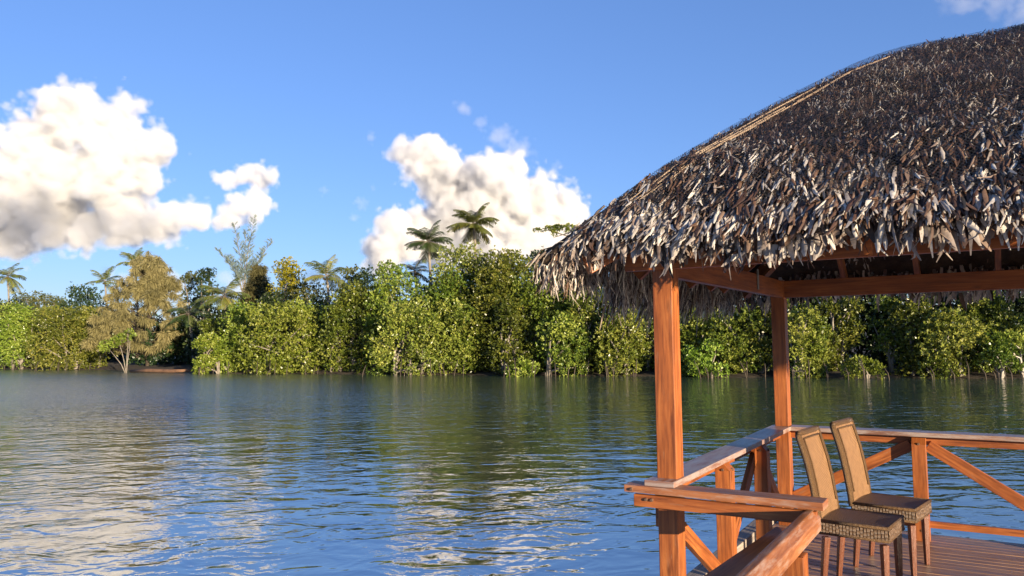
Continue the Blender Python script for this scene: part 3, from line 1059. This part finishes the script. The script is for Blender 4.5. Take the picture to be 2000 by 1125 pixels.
def broad_tree(name, px, back, ytop, wpx, label, cat, mat, group=None, dist=None, leaf=.21, dens=1.0, z0=-.15, k=None, depth=None,
               bark=BARK, per=6, full=.8, roots=False, facing=.6, lob=(.13, .24), seed=None, tint=.5, up=.45, solid=False):
    R = np.random.default_rng(seed if seed is not None else int(px*13+ytop*7+back*3) % 100000)
    if dist is None:
        x = (px-1000)/F_PX*55
        for _ in range(8):
            dist = bank_y(x) + back
            x = unproj(px, 700, dist).x
    top = unproj(px, ytop, dist)
    w = wpx/F_PX*dist; h = top.z
    dp = depth if depth else min(w*.8, 5.0)
    loc = Vector((top.x, dist + dp*.2, 0.0))
    root = tree_root(name, loc, label, cat, group)
    kk = k if k else int(np.clip(w*(h-z0)*1.5, 12, 150))
    cs, rs = crown_lobes(w, h, dp, z0, kk, R, full, *lob)
    if solid: cs2, rs2 = crown_lobes(w, h, dp*.5, z0, kk//2, R, 0, .3, .45, 1.8); cs = np.concatenate([cs, cs2]); rs = np.concatenate([rs, rs2])
    area = (w*(h-z0))*1.7
    n = int(area*dens*(.20/leaf)**2*46)
    me = np_mesh('crown', *rosettes(cs, rs, n, leaf, R, per=per, facing=facing, tint_mid=tint, up=up))
    link('crown', me, mat, root)
    tb = MB()
    ntr = 1 if w < 3 else (2 if w < 6 else 3)
    for q in range(ntr):
        bx = R.uniform(-.25, .25)*w
        for i in range(min(5, len(cs))):
            c = cs[R.integers(0, len(cs))]
            p0 = Vector((bx, 0, -.2)); p3 = Vector(c)
            p1 = p0 + Vector((R.uniform(-.2, .2), R.uniform(-.2, .2), max(.4, p3.z*.4)))
            p2 = (p1+p3)/2 + Vector((R.uniform(-.3, .3), R.uniform(-.3, .3), .2))
            r0 = .05 + .012*h
            tb.tube([p0, p1, p2, p3], [r0, r0*.75, r0*.5, r0*.2], 6)
    tb.build('trunk', bark, root, True)
    if roots:
        for q in range(int(min(9, 2+w*1.2))):
            x = R.uniform(-.46, .46)*w; y = -dp*R.uniform(.35, .6)
            zt = R.uniform(.5, 1.2)
            a = Vector((x, y+.5, zt)); c = Vector((x+R.uniform(-.3, .3), y-R.uniform(0, .25), -.35))
            MB().tube([a, (a+c)/2 + Vector((0, -.15, .15)), c], [.03, .03, .022], 5).build('prop_root', BARK_DARK, root, True)
    return root


def needles(centers, dirs, n, R, length, width, droop, tint_mid=.5):
    li = R.integers(0, len(centers), n)
    c = centers[li] + R.normal(0, .12, (n, 3))
    d = unit(dirs[li] + R.normal(0, .45, (n, 3)) + np.array([0, 0, droop]))
    ln = length*R.uniform(.6, 1.3, n)
    nr = unit(np.cross(d, R.normal(0, 1, (n, 3))))
    curl = np.zeros((n, 3)); curl[:, 2] = -.12*ln if droop < 0 else 0
    t = np.clip(tint_mid + R.normal(0, .22, n), 0, 1)
    return strips(c, d, nr, ln, np.full(n, width)*R.uniform(.7, 1.3, n), curl, t, 2, .2)


def drooping_casuarina(px, dist, ytop, ybase, wpx, label, mat, n, R, clumps=90, name='casuarina_tree', puff=(.45, .95), ln=.42, wn=.055, skew=0.0):
    """feathery tree: many puffs of short hanging needles, pointed tips on top"""
    top = unproj(px, ytop, dist); base = unproj(px, ybase, dist)
    H = top.z; w = wpx/F_PX*dist; z0 = base.z
    root = tree_root(name, Vector((top.x, dist, .2)), label, 'tree', None)
    tb = MB()
    tb.tube([Vector((0, 0, -.3)), Vector((.1, 0, H*.4)), Vector((-.1, 0, H*.7)), Vector((0, 0, H*.95))], [.20, .16, .10, .03], 7)
    cs, rs = [], []
    for b in range(clumps):
        v = R.random()**.9
        half = w/2*(1.0 - .72*max(0, v-.30)/.70) if v > .30 else w/2*(.80 + .2*v/.30)
        a = R.uniform(0, 2*math.pi); q = math.sqrt(R.uniform(.12, 1.0))
        p = Vector((math.cos(a)*half*q + skew*(1-v), math.sin(a)*half*q*.7, z0 + (H-z0)*v*(1.0 - .10*q)))
        cs.append(p); rs.append(R.uniform(*puff)*(1.05-.45*v))
        st = Vector((p.x*.1, p.y*.1, max(.8, p.z - 1.1*q*half*.5)))
        tb.tube([st, (st+p)/2 + Vector((0, 0, .15)), p], [.05, .03, .01], 4, False)
    for b in range(9):      # upright pointed leaders
        a = R.uniform(0, 2*math.pi); q = R.uniform(0, .55)
        c = Vector((math.cos(a)*w*.5*q, math.sin(a)*w*.3*q, H*(1 - .55*q)))
        for k in range(4): cs.append(c + Vector((R.uniform(-.06, .06), 0, -.42*k))); rs.append(.16+.13*k)
    cs = np.array([tuple(c) for c in cs]); rs = np.array(rs)
    pw = rs**1.8; li = R.choice(len(cs), n, p=pw/pw.sum())
    d0 = unit(R.normal(0, 1, (n, 3))); d0[:, 1] = np.where((d0[:, 1] > .3) & (R.random(n) < .6), -d0[:, 1], d0[:, 1])
    c = cs[li] + d0*(rs[li]*R.uniform(.35, 1.05, n))[:, None]*np.array([1, 1, .8])
    d = unit(d0*.55 + R.normal(0, .3, (n, 3)) + np.array([0, 0, -.55]))
    L = ln*R.uniform(.5, 1.2, n)
    nr = unit(np.cross(d, R.normal(0, 1, (n, 3))))
    curl = np.zeros((n, 3)); curl[:, 2] = -.2*L
    t = np.clip(.5 + R.normal(0, .13, len(cs))[li] + R.normal(0, .16, n), 0, 1)
    acc = Acc(); acc.add(*strips(c, d, nr, L, np.full(n, wn)*R.uniform(.7, 1.3, n), curl, t, 2, .3))
    link('crown', acc.mesh('crown'), mat, root)
    tb.build('trunk', BARK_DARK, root, True)
    return root


def sparse_casuarina(px, dist, ytop, ybase, wpx, label, mat, R, name='casuarina_tree'):
    """see-through tree: a few leaning leaders, each with rising sprays of needles"""
    top = unproj(px, ytop, dist); H = top.z; w = wpx/F_PX*dist; z0 = unproj(px, ybase, dist).z
    root = tree_root(name, Vector((top.x, dist, .2)), label, 'tree', None)
    tb = MB(); tb.tube([Vector((0, 0, -.3)), Vector((0, 0, z0*.6)), Vector((0, 0, z0))], [.2, .16, .12], 7)
    acc = Acc()
    for (dx, hf) in ((-.47, .52), (-.17, .90), (.04, .80), (.20, 1.0), (.50, .66), (.36, .45), (-.30, .42)):
        tip = Vector((dx*w, R.uniform(-.5, .5), z0 + (H-z0)*hf)); st = Vector((0, 0, z0*.85))
        mid = st.lerp(tip, .5) + Vector((-.15*dx*w, 0, .25))
        tb.tube([st, mid, tip], [.06, .04, .012], 5, False)
        n = 46
        for f in np.linspace(.22, 1.0, n):
            p = st.lerp(mid, f*2) if f < .5 else mid.lerp(tip, f*2-1)
            a = R.uniform(0, 6.28); L = (1.05-.7*f)*R.uniform(.5, 1.2)*1.1 + .12
            dr = Vector((math.cos(a)*.8, math.sin(a)*.5, .65)).normalized()
            q = p + dr*L
            tb.tube([p, q], [.014, .005], 3, False)
            m = int(14 + L*24)
            fr = R.uniform(.15, 1.0, m)
            c = np.array(p) + np.array(dr)*(fr*L)[:, None]
            d = unit(np.array(dr)*.9 + R.normal(0, .42, (m, 3)))
            nr = unit(np.cross(d, R.normal(0, 1, (m, 3))))
            acc.add(*strips(c, d, nr, R.uniform(.16, .38, m), R.uniform(.035, .06, m), np.zeros((m, 3)), np.clip(R.normal(.5, .25, m), 0, 1), 1, .3))
    link('crown', acc.mesh('crown'), mat, root)
    tb.build('trunk', BARK, root, True)
    return root


def palm(px, py, dist, rpx, label, mat, R, fronds=20, zbase=.2, lean=0.4, up=0.5, name='coconut_palm', trunk_px=None, n_leaf=36, dead=False):
    c = unproj(px, py, dist); rad = rpx/F_PX*dist
    base = Vector((c.x + lean, dist+.5, zbase))
    root = tree_root(name, base, label, 'palm tree', None)
    cl = c - base
    tb = MB()
    pts, rs = [], []
    for i in range(9):
        f = i/8
        pts.append(Vector((cl.x*f*f, cl.y*f, cl.z*f))); rs.append(.17-.07*f)
    tb.tube(pts, rs, 8)
    tb.build('trunk', BARK, root, True)
    acc = Acc(); rach = MB()
    for k in range(fronds):
        az = 2*math.pi*k/fronds*2.4 + R.uniform(-.3, .3)
        el = .75 + up*1.0 - (k/fronds)**.9*1.95 + R.uniform(-.12, .12)
        L = rad*R.uniform(.9, 1.15)
        dh = np.array([math.cos(az), math.sin(az), 0])
        n = n_leaf
        f = np.linspace(0.0, 1.0, n)
        ang = el - f*f*1.15*(1.0 if el > .2 else .6) - f*.1
        step = L/n
        hor = np.cumsum(np.cos(ang))*step; ver = np.cumsum(np.sin(ang))*step
        pts = np.array([cl.x, cl.y, cl.z]) + hor[:, None]*dh + ver[:, None]*np.array([0, 0, 1.0])
        tang = unit(np.cos(ang)[:, None]*dh + np.sin(ang)[:, None]*np.array([0, 0, 1.0]))
        sd = np.array([-dh[1], dh[0], 0])
        rach.tube([Vector(p) for p in pts[::5]], [.03*(1-.8*i/6) for i in range(len(pts[::5]))], 4, False)
        for sg in (-1, 1):
            ll = L*.30*np.sin(np.clip(f*.9+.12, 0, 1)*math.pi)**.6*R.uniform(.85, 1.1, n)
            d = unit(sd*sg + tang*.75 + np.array([0, 0, -.45]) + R.normal(0, .1, (n, 3)))
            nr = unit(np.cross(d, tang))
            curl = np.zeros((n, 3)); curl[:, 2] = -.22*ll
            sel = f > .1
            tt = np.clip(R.normal(.5 + (.25 if el < -.2 else 0), .15) + R.normal(0, .08, n), 0, 1)
            acc.add(*strips(pts[sel], d[sel], nr[sel], ll[sel], np.full(sel.sum(), .040*L/2.0), curl[sel], tt[sel], 2, .2))
    link('fronds', acc.mesh('fronds'), mat, root)
    rach.build('frond_stalks', BARK, root, True)
    for q in range(5):
        a = R.uniform(0, 6.28); p = Vector((cl.x, cl.y, cl.z)) + Vector((math.cos(a)*.22, math.sin(a)*.22, -.22))
        MB().tube([p+UP*.11, p+UP*.06, p, p-UP*.08, p-UP*.11], [.02, .09, .11, .08, .02], 7).build('coconut', LOG, root, True)
    return root


G_MG = 'mangroves along the far bank'
M = 'mangrove_tree'
# front row, left to right:  px, behind the edge, top y, width px; tint lightens sunlit crowns, darkens shaded ones
broad_tree(M, 25, 2.0, 590, 95, 'yellowish mangrove bush at the left edge of the picture, right by the water', 'mangrove', MG_BRIGHT, G_MG, roots=True)
broad_tree(M, 122, 2.0, 592, 150, 'big rounded sunlit mangrove left of the golden brown casuarina', 'mangrove', MG_MID, G_MG, roots=True, dens=1.1)
broad_tree(M, 408, 1.2, 648, 75, 'low bright yellow green mangrove clump leaning out just right of the dark gap', 'mangrove', MG_BRIGHT, G_MG, roots=True, dens=1.2)
broad_tree(M, 545, 2.2, 585, 195, 'broad bright green mangrove below the yellow green tree, reaching the water', 'mangrove', MG_BRIGHT, G_MG, roots=True, dens=1.2)
broad_tree(M, 452, 3.2, 600, 90, 'bright mangrove with pale bare branches showing, under the drooping palm', 'mangrove', MG_BRIGHT, G_MG, bark=BARK_PALE, dens=.8)
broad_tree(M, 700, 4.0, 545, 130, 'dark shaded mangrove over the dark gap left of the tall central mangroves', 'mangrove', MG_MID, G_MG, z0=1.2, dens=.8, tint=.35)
broad_tree(M, 757, 4.0, 502, 115, 'mangrove with a narrow peaked top standing left of the two tall palms', 'mangrove', MG_MID, G_MG)
broad_tree(M, 830, 2.0, 572, 260, 'wide sunlit mangrove in front of the two tall palms, leaves hanging to the water', 'mangrove', MG_MID, G_MG, roots=True, dens=1.2, tint=.6)
broad_tree(M, 905, 5.5, 472, 165, 'tallest rounded mangrove, directly under the two tall palms', 'mangrove', MG_MID, G_MG, dens=1.1, tint=.55)
broad_tree(M, 990, 5.0, 468, 145, 'tall mangrove with a rounded top between the tall palms and the thatch corner', 'mangrove', MG_MID, G_MG, dens=1.1, tint=.5)
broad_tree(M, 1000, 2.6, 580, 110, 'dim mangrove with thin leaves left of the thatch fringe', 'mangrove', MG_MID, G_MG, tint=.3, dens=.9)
broad_tree(M, 1020, .8, 695, 75, 'small low bright mangrove clump at the waterline left of the near post', 'mangrove', MG_BRIGHT, G_MG, roots=True)
broad_tree(M, 1098, 2.0, 605, 125, 'sunlit mangrove standing in the water below the hanging thatch corner', 'mangrove', MG_MID, G_MG, roots=True, dens=1.1, tint=.6)
broad_tree(M, 1100, 5.5, 500, 150, 'tall mangrove partly hidden by the thatch corner', 'mangrove', MG_MID, G_MG, tint=.4)
broad_tree(M, 1215, 2.2, 575, 130, 'sunlit mangrove just left of the near post', 'mangrove', MG_MID, G_MG, roots=True, dens=1.0, tint=.55)
broad_tree(M, 1380, 1.5, 660, 90, 'small bright mangrove clump just right of the near post', 'mangrove', MG_BRIGHT, G_MG, roots=True)
broad_tree(M, 1440, 3.2, 575, 130, 'mid green mangrove halfway between the near and far posts', 'mangrove', MG_MID, G_MG, tint=.4, roots=True)
broad_tree(M, 1575, 2.0, 575, 105, 'tall narrow sunlit mangrove just right of the far post', 'mangrove', MG_MID, G_MG, tint=.65, dens=1.1, roots=True)
broad_tree(M, 1685, 1.0, 692, 85, 'small bright mangrove clump at the waterline above the wicker chairs', 'mangrove', MG_BRIGHT, G_MG, roots=True)
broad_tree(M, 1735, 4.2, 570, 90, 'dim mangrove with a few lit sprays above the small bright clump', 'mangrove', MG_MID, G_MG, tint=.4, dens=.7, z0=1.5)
broad_tree(M, 1860, 2.2, 590, 150, 'large lit mangrove at the right under the back beam', 'mangrove', MG_MID, G_MG, tint=.6, roots=True)
broad_tree(M, 1975, 2.4, 640, 120, 'mangrove at the right edge of the picture with a pale slanting stem', 'mangrove', MG_MID, G_MG, tint=.4, roots=True, bark=BARK_PALE)

# a mid green row filling between the front bushes
for i, (px, yt, wp) in enumerate(((20, 585, 100), (75, 590, 100), (180, 600, 90), (415, 610, 80), (480, 585, 100), (600, 580, 110), (668, 560, 110), (735, 545, 110), (800, 535, 120), (880, 520, 130), (955, 505, 130), (1045, 520, 130), (1150, 530, 130), (1260, 540, 140), (1345, 560, 120), (1400, 540, 130), (1510, 540, 130), (1640, 560, 110), (1790, 550, 120), (1930, 545, 130), (2060, 540, 140))):
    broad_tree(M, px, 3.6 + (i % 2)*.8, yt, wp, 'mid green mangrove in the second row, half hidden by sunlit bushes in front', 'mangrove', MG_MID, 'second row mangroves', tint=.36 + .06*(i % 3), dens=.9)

# second row: trees behind the front row, shade put into their dark leaf colour
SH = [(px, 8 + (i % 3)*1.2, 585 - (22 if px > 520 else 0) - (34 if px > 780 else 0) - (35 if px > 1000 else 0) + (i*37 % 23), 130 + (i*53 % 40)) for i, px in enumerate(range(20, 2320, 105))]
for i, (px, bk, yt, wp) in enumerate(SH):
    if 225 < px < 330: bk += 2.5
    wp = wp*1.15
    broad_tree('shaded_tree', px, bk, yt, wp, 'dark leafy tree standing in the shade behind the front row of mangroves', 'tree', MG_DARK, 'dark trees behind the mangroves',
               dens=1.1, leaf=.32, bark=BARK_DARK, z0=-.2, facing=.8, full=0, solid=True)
# back line against the sky
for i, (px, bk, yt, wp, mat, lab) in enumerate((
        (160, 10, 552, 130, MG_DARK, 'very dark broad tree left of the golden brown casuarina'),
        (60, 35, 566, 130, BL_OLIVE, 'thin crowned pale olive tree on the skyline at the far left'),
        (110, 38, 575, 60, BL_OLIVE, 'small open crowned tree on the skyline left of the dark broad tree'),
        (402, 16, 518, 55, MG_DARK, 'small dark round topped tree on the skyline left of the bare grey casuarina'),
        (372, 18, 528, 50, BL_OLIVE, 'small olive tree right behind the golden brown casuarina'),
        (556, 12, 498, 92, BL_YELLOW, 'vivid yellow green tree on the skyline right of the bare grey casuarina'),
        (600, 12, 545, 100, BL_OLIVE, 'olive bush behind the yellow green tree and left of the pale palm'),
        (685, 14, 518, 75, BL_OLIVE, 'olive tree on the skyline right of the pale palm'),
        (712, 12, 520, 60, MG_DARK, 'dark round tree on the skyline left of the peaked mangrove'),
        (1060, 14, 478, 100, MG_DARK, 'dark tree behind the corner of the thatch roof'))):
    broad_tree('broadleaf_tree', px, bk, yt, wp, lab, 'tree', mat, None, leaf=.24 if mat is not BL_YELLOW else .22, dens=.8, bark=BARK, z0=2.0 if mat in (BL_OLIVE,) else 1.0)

R2 = np.random.default_rng(11)
drooping_casuarina(292, 77.5, 494, 690, 225, 'golden brown feathery casuarina drooping over the bank on the left', CAS_BROWN, 40000, R2, 175, skew=-.6, puff=(.28, .58), ln=.5, wn=.048)
sparse_casuarina(478, 92, 430, 560, 105, 'thin blue grey casuarina with see-through sprays rising above the skyline', CAS_BLUE, R2)
drooping_casuarina(505, 80, 512, 650, 72, 'olive feathery casuarina in front of the yellow green tree', CAS_OLIVE, 14000, R2, 55)

palm(925, 438, 68, 52, 'tallest coconut palm with sunlit yellow fronds, against the middle cloud', PALM_G, R2, 38, up=.66)
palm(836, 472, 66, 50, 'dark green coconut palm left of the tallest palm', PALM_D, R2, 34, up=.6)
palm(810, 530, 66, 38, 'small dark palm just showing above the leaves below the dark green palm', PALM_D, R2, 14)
palm(15, 540, 110, 36, 'small distant coconut palm at the left edge of the picture', PALM_G, R2, 18, up=.5)
palm(205, 550, 92, 36, 'palm with upright pale fronds behind the very dark broad tree', PALM_Y, R2, 14, up=.8)
palm(264, 514, 86, 36, 'palm top poking up behind the golden brown casuarina', PALM_Y, R2, 18, up=.75)
palm(437, 578, 73, 52, 'drooping yellow green palm above the bright mangroves left of centre', PALM_G, R2, 22, up=.5)
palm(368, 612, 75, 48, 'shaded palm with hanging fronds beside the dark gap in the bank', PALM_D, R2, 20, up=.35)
palm(638, 540, 68, 52, 'pale yellow palm with upright fronds right of the yellow green tree', PALM_Y, R2, 16, up=.8)


# umbrella shaped branch showing left of the thatch
def spray_tree():
    c = unproj(1072, 446, 62)
    root = tree_root('spreading_tree', Vector((c.x+2.2, 63, .3)), 'flat topped tree with a leafy branch showing just above the thatch corner', 'tree', None)
    R = np.random.default_rng(5)
    cl = c - root.location
    cs = np.array([(cl.x + a, b, cl.z + z) for a, b, z in ((-.9, 0, .0), (-.45, .2, .08), (0, 0, .15), (.4, .1, .1), (.8, -.1, .2), (1.3, 0, .1), (1.9, .2, .2), (.5, 0, -.35))])
    rs = np.array([.28, .32, .36, .4, .4, .5, .6, .3])
    link('crown', np_mesh('crown', *rosettes(cs, rs, 240, .2, R, squash=.45)), MG_MID, root)
    MB().tube([Vector((0, 0, -.3)), Vector((0, 0, cl.z*.6)), Vector((cl.x*.3, 0, cl.z-.5)), Vector((cl.x, 0, cl.z))], [.2, .15, .09, .03], 6).build('trunk', BARK, root, True)


spray_tree()


# pale forked shrub and the log by the dark gap
def fork_shrub():
    b = unproj(247, 722, 68.5)
    root = tree_root('forked_shrub', Vector((b.x, 68.5, 0)), 'pale forked bare stemmed shrub at the edge of the dark gap', 'shrub', None)
    m = MB()
    for (dx, dz) in ((-1.6, 2.1), (-.7, 2.6), (.25, 2.9), (.05, 3.6)):
        m.tube([Vector((0, 0, -.3)), Vector((dx*.3, 0, dz*.35)), Vector((dx*.75, .1, dz*.75)), Vector((dx, 0, dz))], [.045, .04, .03, .018], 6)
    m.build('stems', BARK, root, True)
    R = np.random.default_rng(3)
    cs = np.array([(-1.9, 0, 2.5), (-1.2, 0, 2.7), (-.6, 0, 3.0), (-2.2, 0, 2.2), (.2, 0, 3.4)]); rs = np.array([.5, .5, .5, .35, .5])
    link('crown', np_mesh('crown', *rosettes(cs, rs, 260, .2, R)), MG_BRIGHT, root)


fork_shrub()
a = unproj(255, 721, 68.6); b = unproj(372, 722, 64.5)
lg = MB().tube([Vector((a.x, a.y, .12)), Vector(((a.x*2+b.x)/3, (a.y*2+b.y)/3, .2)), Vector(((a.x+2*b.x)/3, (a.y+2*b.y)/3, .17)), Vector((b.x, b.y, .25))], [.12, .17, .16, .1], 8).build('driftwood_log', LOG, None, True)
tag(lg, 'brown log lying along the waterline in the dark gap of the bank', 'log')


# ------------------------------------------------------------------ clouds: real volumes lit by the sun
def cloud_mat(dens):
    m, nt, out = nmat('cloud_vapour')
    pv = N(nt, 'ShaderNodeVolumePrincipled')
    pv.inputs['Color'].default_value = (.89, .89, .895, 1)
    pv.inputs['Anisotropy'].default_value = 0.0
    pv.inputs['Density Attribute'].default_value = 'density'
    pv.inputs['Density'].default_value = dens
    nt.links.new(pv.outputs[0], out.inputs['Volume'])
    return m


def make_cloud(label, dist, blobs, dens=.12, res=1.9, amp=.74, nscale=.021, seed=0.0, soft=4.0, depth=.8):
    """blobs: (px, py, radius in px); each becomes a puff of vapour at that distance"""
    pts = []
    rr = random.Random(int(seed*10)+3)
    for (px, py, rp) in blobs:
        r = rp/F_PX*dist
        c = unproj(px, py, dist)
        pts.append((Vector((c.x, c.y + rr.uniform(-.4, .4)*r, c.z)), r))
    lo = Vector([min(p[i]-r*1.35 for p, r in pts) for i in range(3)]); hi = Vector([max(p[i]+r*1.35 for p, r in pts) for i in range(3)])
    ctr = (lo+hi)/2
    me = bpy.data.meshes.new('cloud')
    o = bpy.data.objects.new('cloud', me); COL.objects.link(o); o.location = ctr
    mat = cloud_mat(dens); me.materials.append(mat)
    ng = bpy.data.node_groups.new('cloud_field', 'GeometryNodeTree')
    ng.interface.new_socket('Geometry', in_out='OUTPUT', socket_type='NodeSocketGeometry')
    go = ng.nodes.new('NodeGroupOutput')
    vc = ng.nodes.new('GeometryNodeVolumeCube')
    sz = hi-lo
    vc.inputs['Min'].default_value = lo-ctr; vc.inputs['Max'].default_value = hi-ctr
    for i, a in enumerate('XYZ'): vc.inputs['Resolution '+a].default_value = int(max(16, min(220, sz[i]/res)))
    pos = ng.nodes.new('GeometryNodeInputPosition')
    L = ng.links

    def mn(op, a, b=None, c=None):
        n = ng.nodes.new('ShaderNodeMath'); n.operation = op
        for i, x in enumerate((a, b, c)):
            if x is None: continue
            if isinstance(x, (int, float)): n.inputs[i].default_value = x
            else: L.new(x, n.inputs[i])
        return n.outputs[0]
    acc = None
    for p, r in pts:
        d = ng.nodes.new('ShaderNodeVectorMath'); d.operation = 'DISTANCE'
        L.new(pos.outputs[0], d.inputs[0]); d.inputs[1].default_value = p-ctr
        f = mn('MULTIPLY_ADD', d.outputs['Value'], -1.0/r, 1.0)
        acc = f if acc is None else mn('SMOOTH_MAX', acc, f, .25)
    off = ng.nodes.new('ShaderNodeVectorMath'); off.operation = 'ADD'
    L.new(pos.outputs[0], off.inputs[0]); off.inputs[1].default_value = (seed*91, seed*37, seed*53)
    no = ng.nodes.new('ShaderNodeTexNoise'); no.inputs['Scale'].default_value = nscale; no.inputs['Detail'].default_value = 6.0
    no.inputs['Roughness'].default_value = .60; no.inputs['Distortion'].default_value = .3
    L.new(off.outputs[0], no.inputs['Vector'])
    vo = ng.nodes.new('ShaderNodeTexVoronoi'); vo.feature = 'SMOOTH_F1'; vo.inputs['Scale'].default_value = nscale*1.7
    vo.inputs['Detail'].default_value = 2.0; vo.inputs['Roughness'].default_value = .55; vo.inputs['Smoothness'].default_value = .35
    L.new(off.outputs[0], vo.inputs['Vector'])
    bil = mn('MULTIPLY_ADD', vo.outputs['Distance'], -1.0, .5)
    nz = mn('ADD', mn('MULTIPLY', mn('SUBTRACT', no.outputs[0], .5), 1.5*amp), mn('MULTIPLY', bil, amp*.8))
    dd = mn('MULTIPLY', mn('SUBTRACT', mn('ADD', acc, nz), .03), soft)
    cl = ng.nodes.new('ShaderNodeClamp'); L.new(dd, cl.inputs[0])
    L.new(cl.outputs[0], vc.inputs['Density'])
    sm = ng.nodes.new('GeometryNodeSetMaterial'); sm.inputs['Material'].default_value = mat
    L.new(vc.outputs[0], sm.inputs[0]); L.new(sm.outputs[0], go.inputs[0])
    md = o.modifiers.new('vapour', 'NODES'); md.node_group = ng
    tag(o, label, 'cloud', None, 'stuff')
    return o


make_cloud('huge cream white cumulus cloud on the left with a grey flat base', 900,
           [(150, 240, 95), (60, 260, 80), (235, 250, 85), (290, 290, 70), (100, 330, 110), (200, 340, 115), (20, 400, 95), (110, 420, 95), (230, 410, 85), (-60, 420, 110), (40, 460, 70), (-60, 300, 110), (330, 430, 60), (375, 420, 48), (280, 350, 60), (100, 455, 62), (180, 455, 58), (250, 445, 60), (30, 470, 55), (310, 448, 50), (-20, 465, 60)], seed=1.0)
make_cloud('small white cloud puff right of the huge left cloud', 900, [(500, 345, 44), (475, 338, 30), (448, 348, 26), (425, 350, 18), (505, 390, 42), (480, 405, 44), (455, 420, 34), (530, 345, 24), (500, 425, 34), (430, 432, 26)], seed=2.0, nscale=.034, amp=.8)
make_cloud('tall white cumulus cloud rising behind the two tall palms', 950,
           [(830, 310, 70), (790, 300, 45), (880, 350, 95), (960, 380, 100), (1040, 400, 95), (1090, 420, 80), (860, 440, 110), (780, 470, 70), (950, 470, 110), (740, 500, 55), (1060, 470, 90), (990, 330, 60)], seed=3.0)
make_cloud('thin grey wisp of cloud above the middle cloud', 950, [(905, 215, 24), (940, 240, 26), (975, 268, 34), (1015, 292, 40), (1085, 330, 22)], dens=.014, seed=4.0, soft=3, amp=.95, nscale=.04)
make_cloud('faint small wisps of cloud left of the middle cloud', 950, [(725, 268, 18), (705, 398, 20), (728, 365, 12), (632, 372, 14), (690, 425, 16)], dens=.016, seed=5.0, soft=3, amp=1.0, nscale=.065)
make_cloud('thin cloud in the top right corner', 900, [(1880, 5, 45), (1950, -5, 60), (2010, 15, 50), (1850, -20, 40)], dens=.008, seed=6.0, soft=3, amp=.9, nscale=.03)
make_cloud('low distant clouds just above the trees', 1500, [(212, 535, 24), (240, 560, 34), (330, 560, 40), (440, 540, 30), (470, 560, 40), (610, 540, 30), (560, 575, 40), (660, 560, 40)], dens=.012, seed=7.0, res=4.5, nscale=.010)


# an unseen cloud added towards the sun so its shadow greys the left cloud
def shade_caster_cloud():
    base = unproj(70, 478, 900)
    c = base + SUN_DIR*760
    pts = []
    f = F_PX/c.y
    o = make_cloud('unseen cloud added overhead to shade the base of the left cloud', c.y, [(1000 + f*(c.x+dx), 562.5 + F_PX*PITCH - f*(c.z-EYE+dz), r*f) for dx, dz, r in ((-70, 0, 42), (-25, 5, 45), (25, 0, 45), (70, 3, 40), (0, -8, 40), (110, 6, 34))], seed=8.0, res=4, dens=.018)
    return o


shade_caster_cloud()
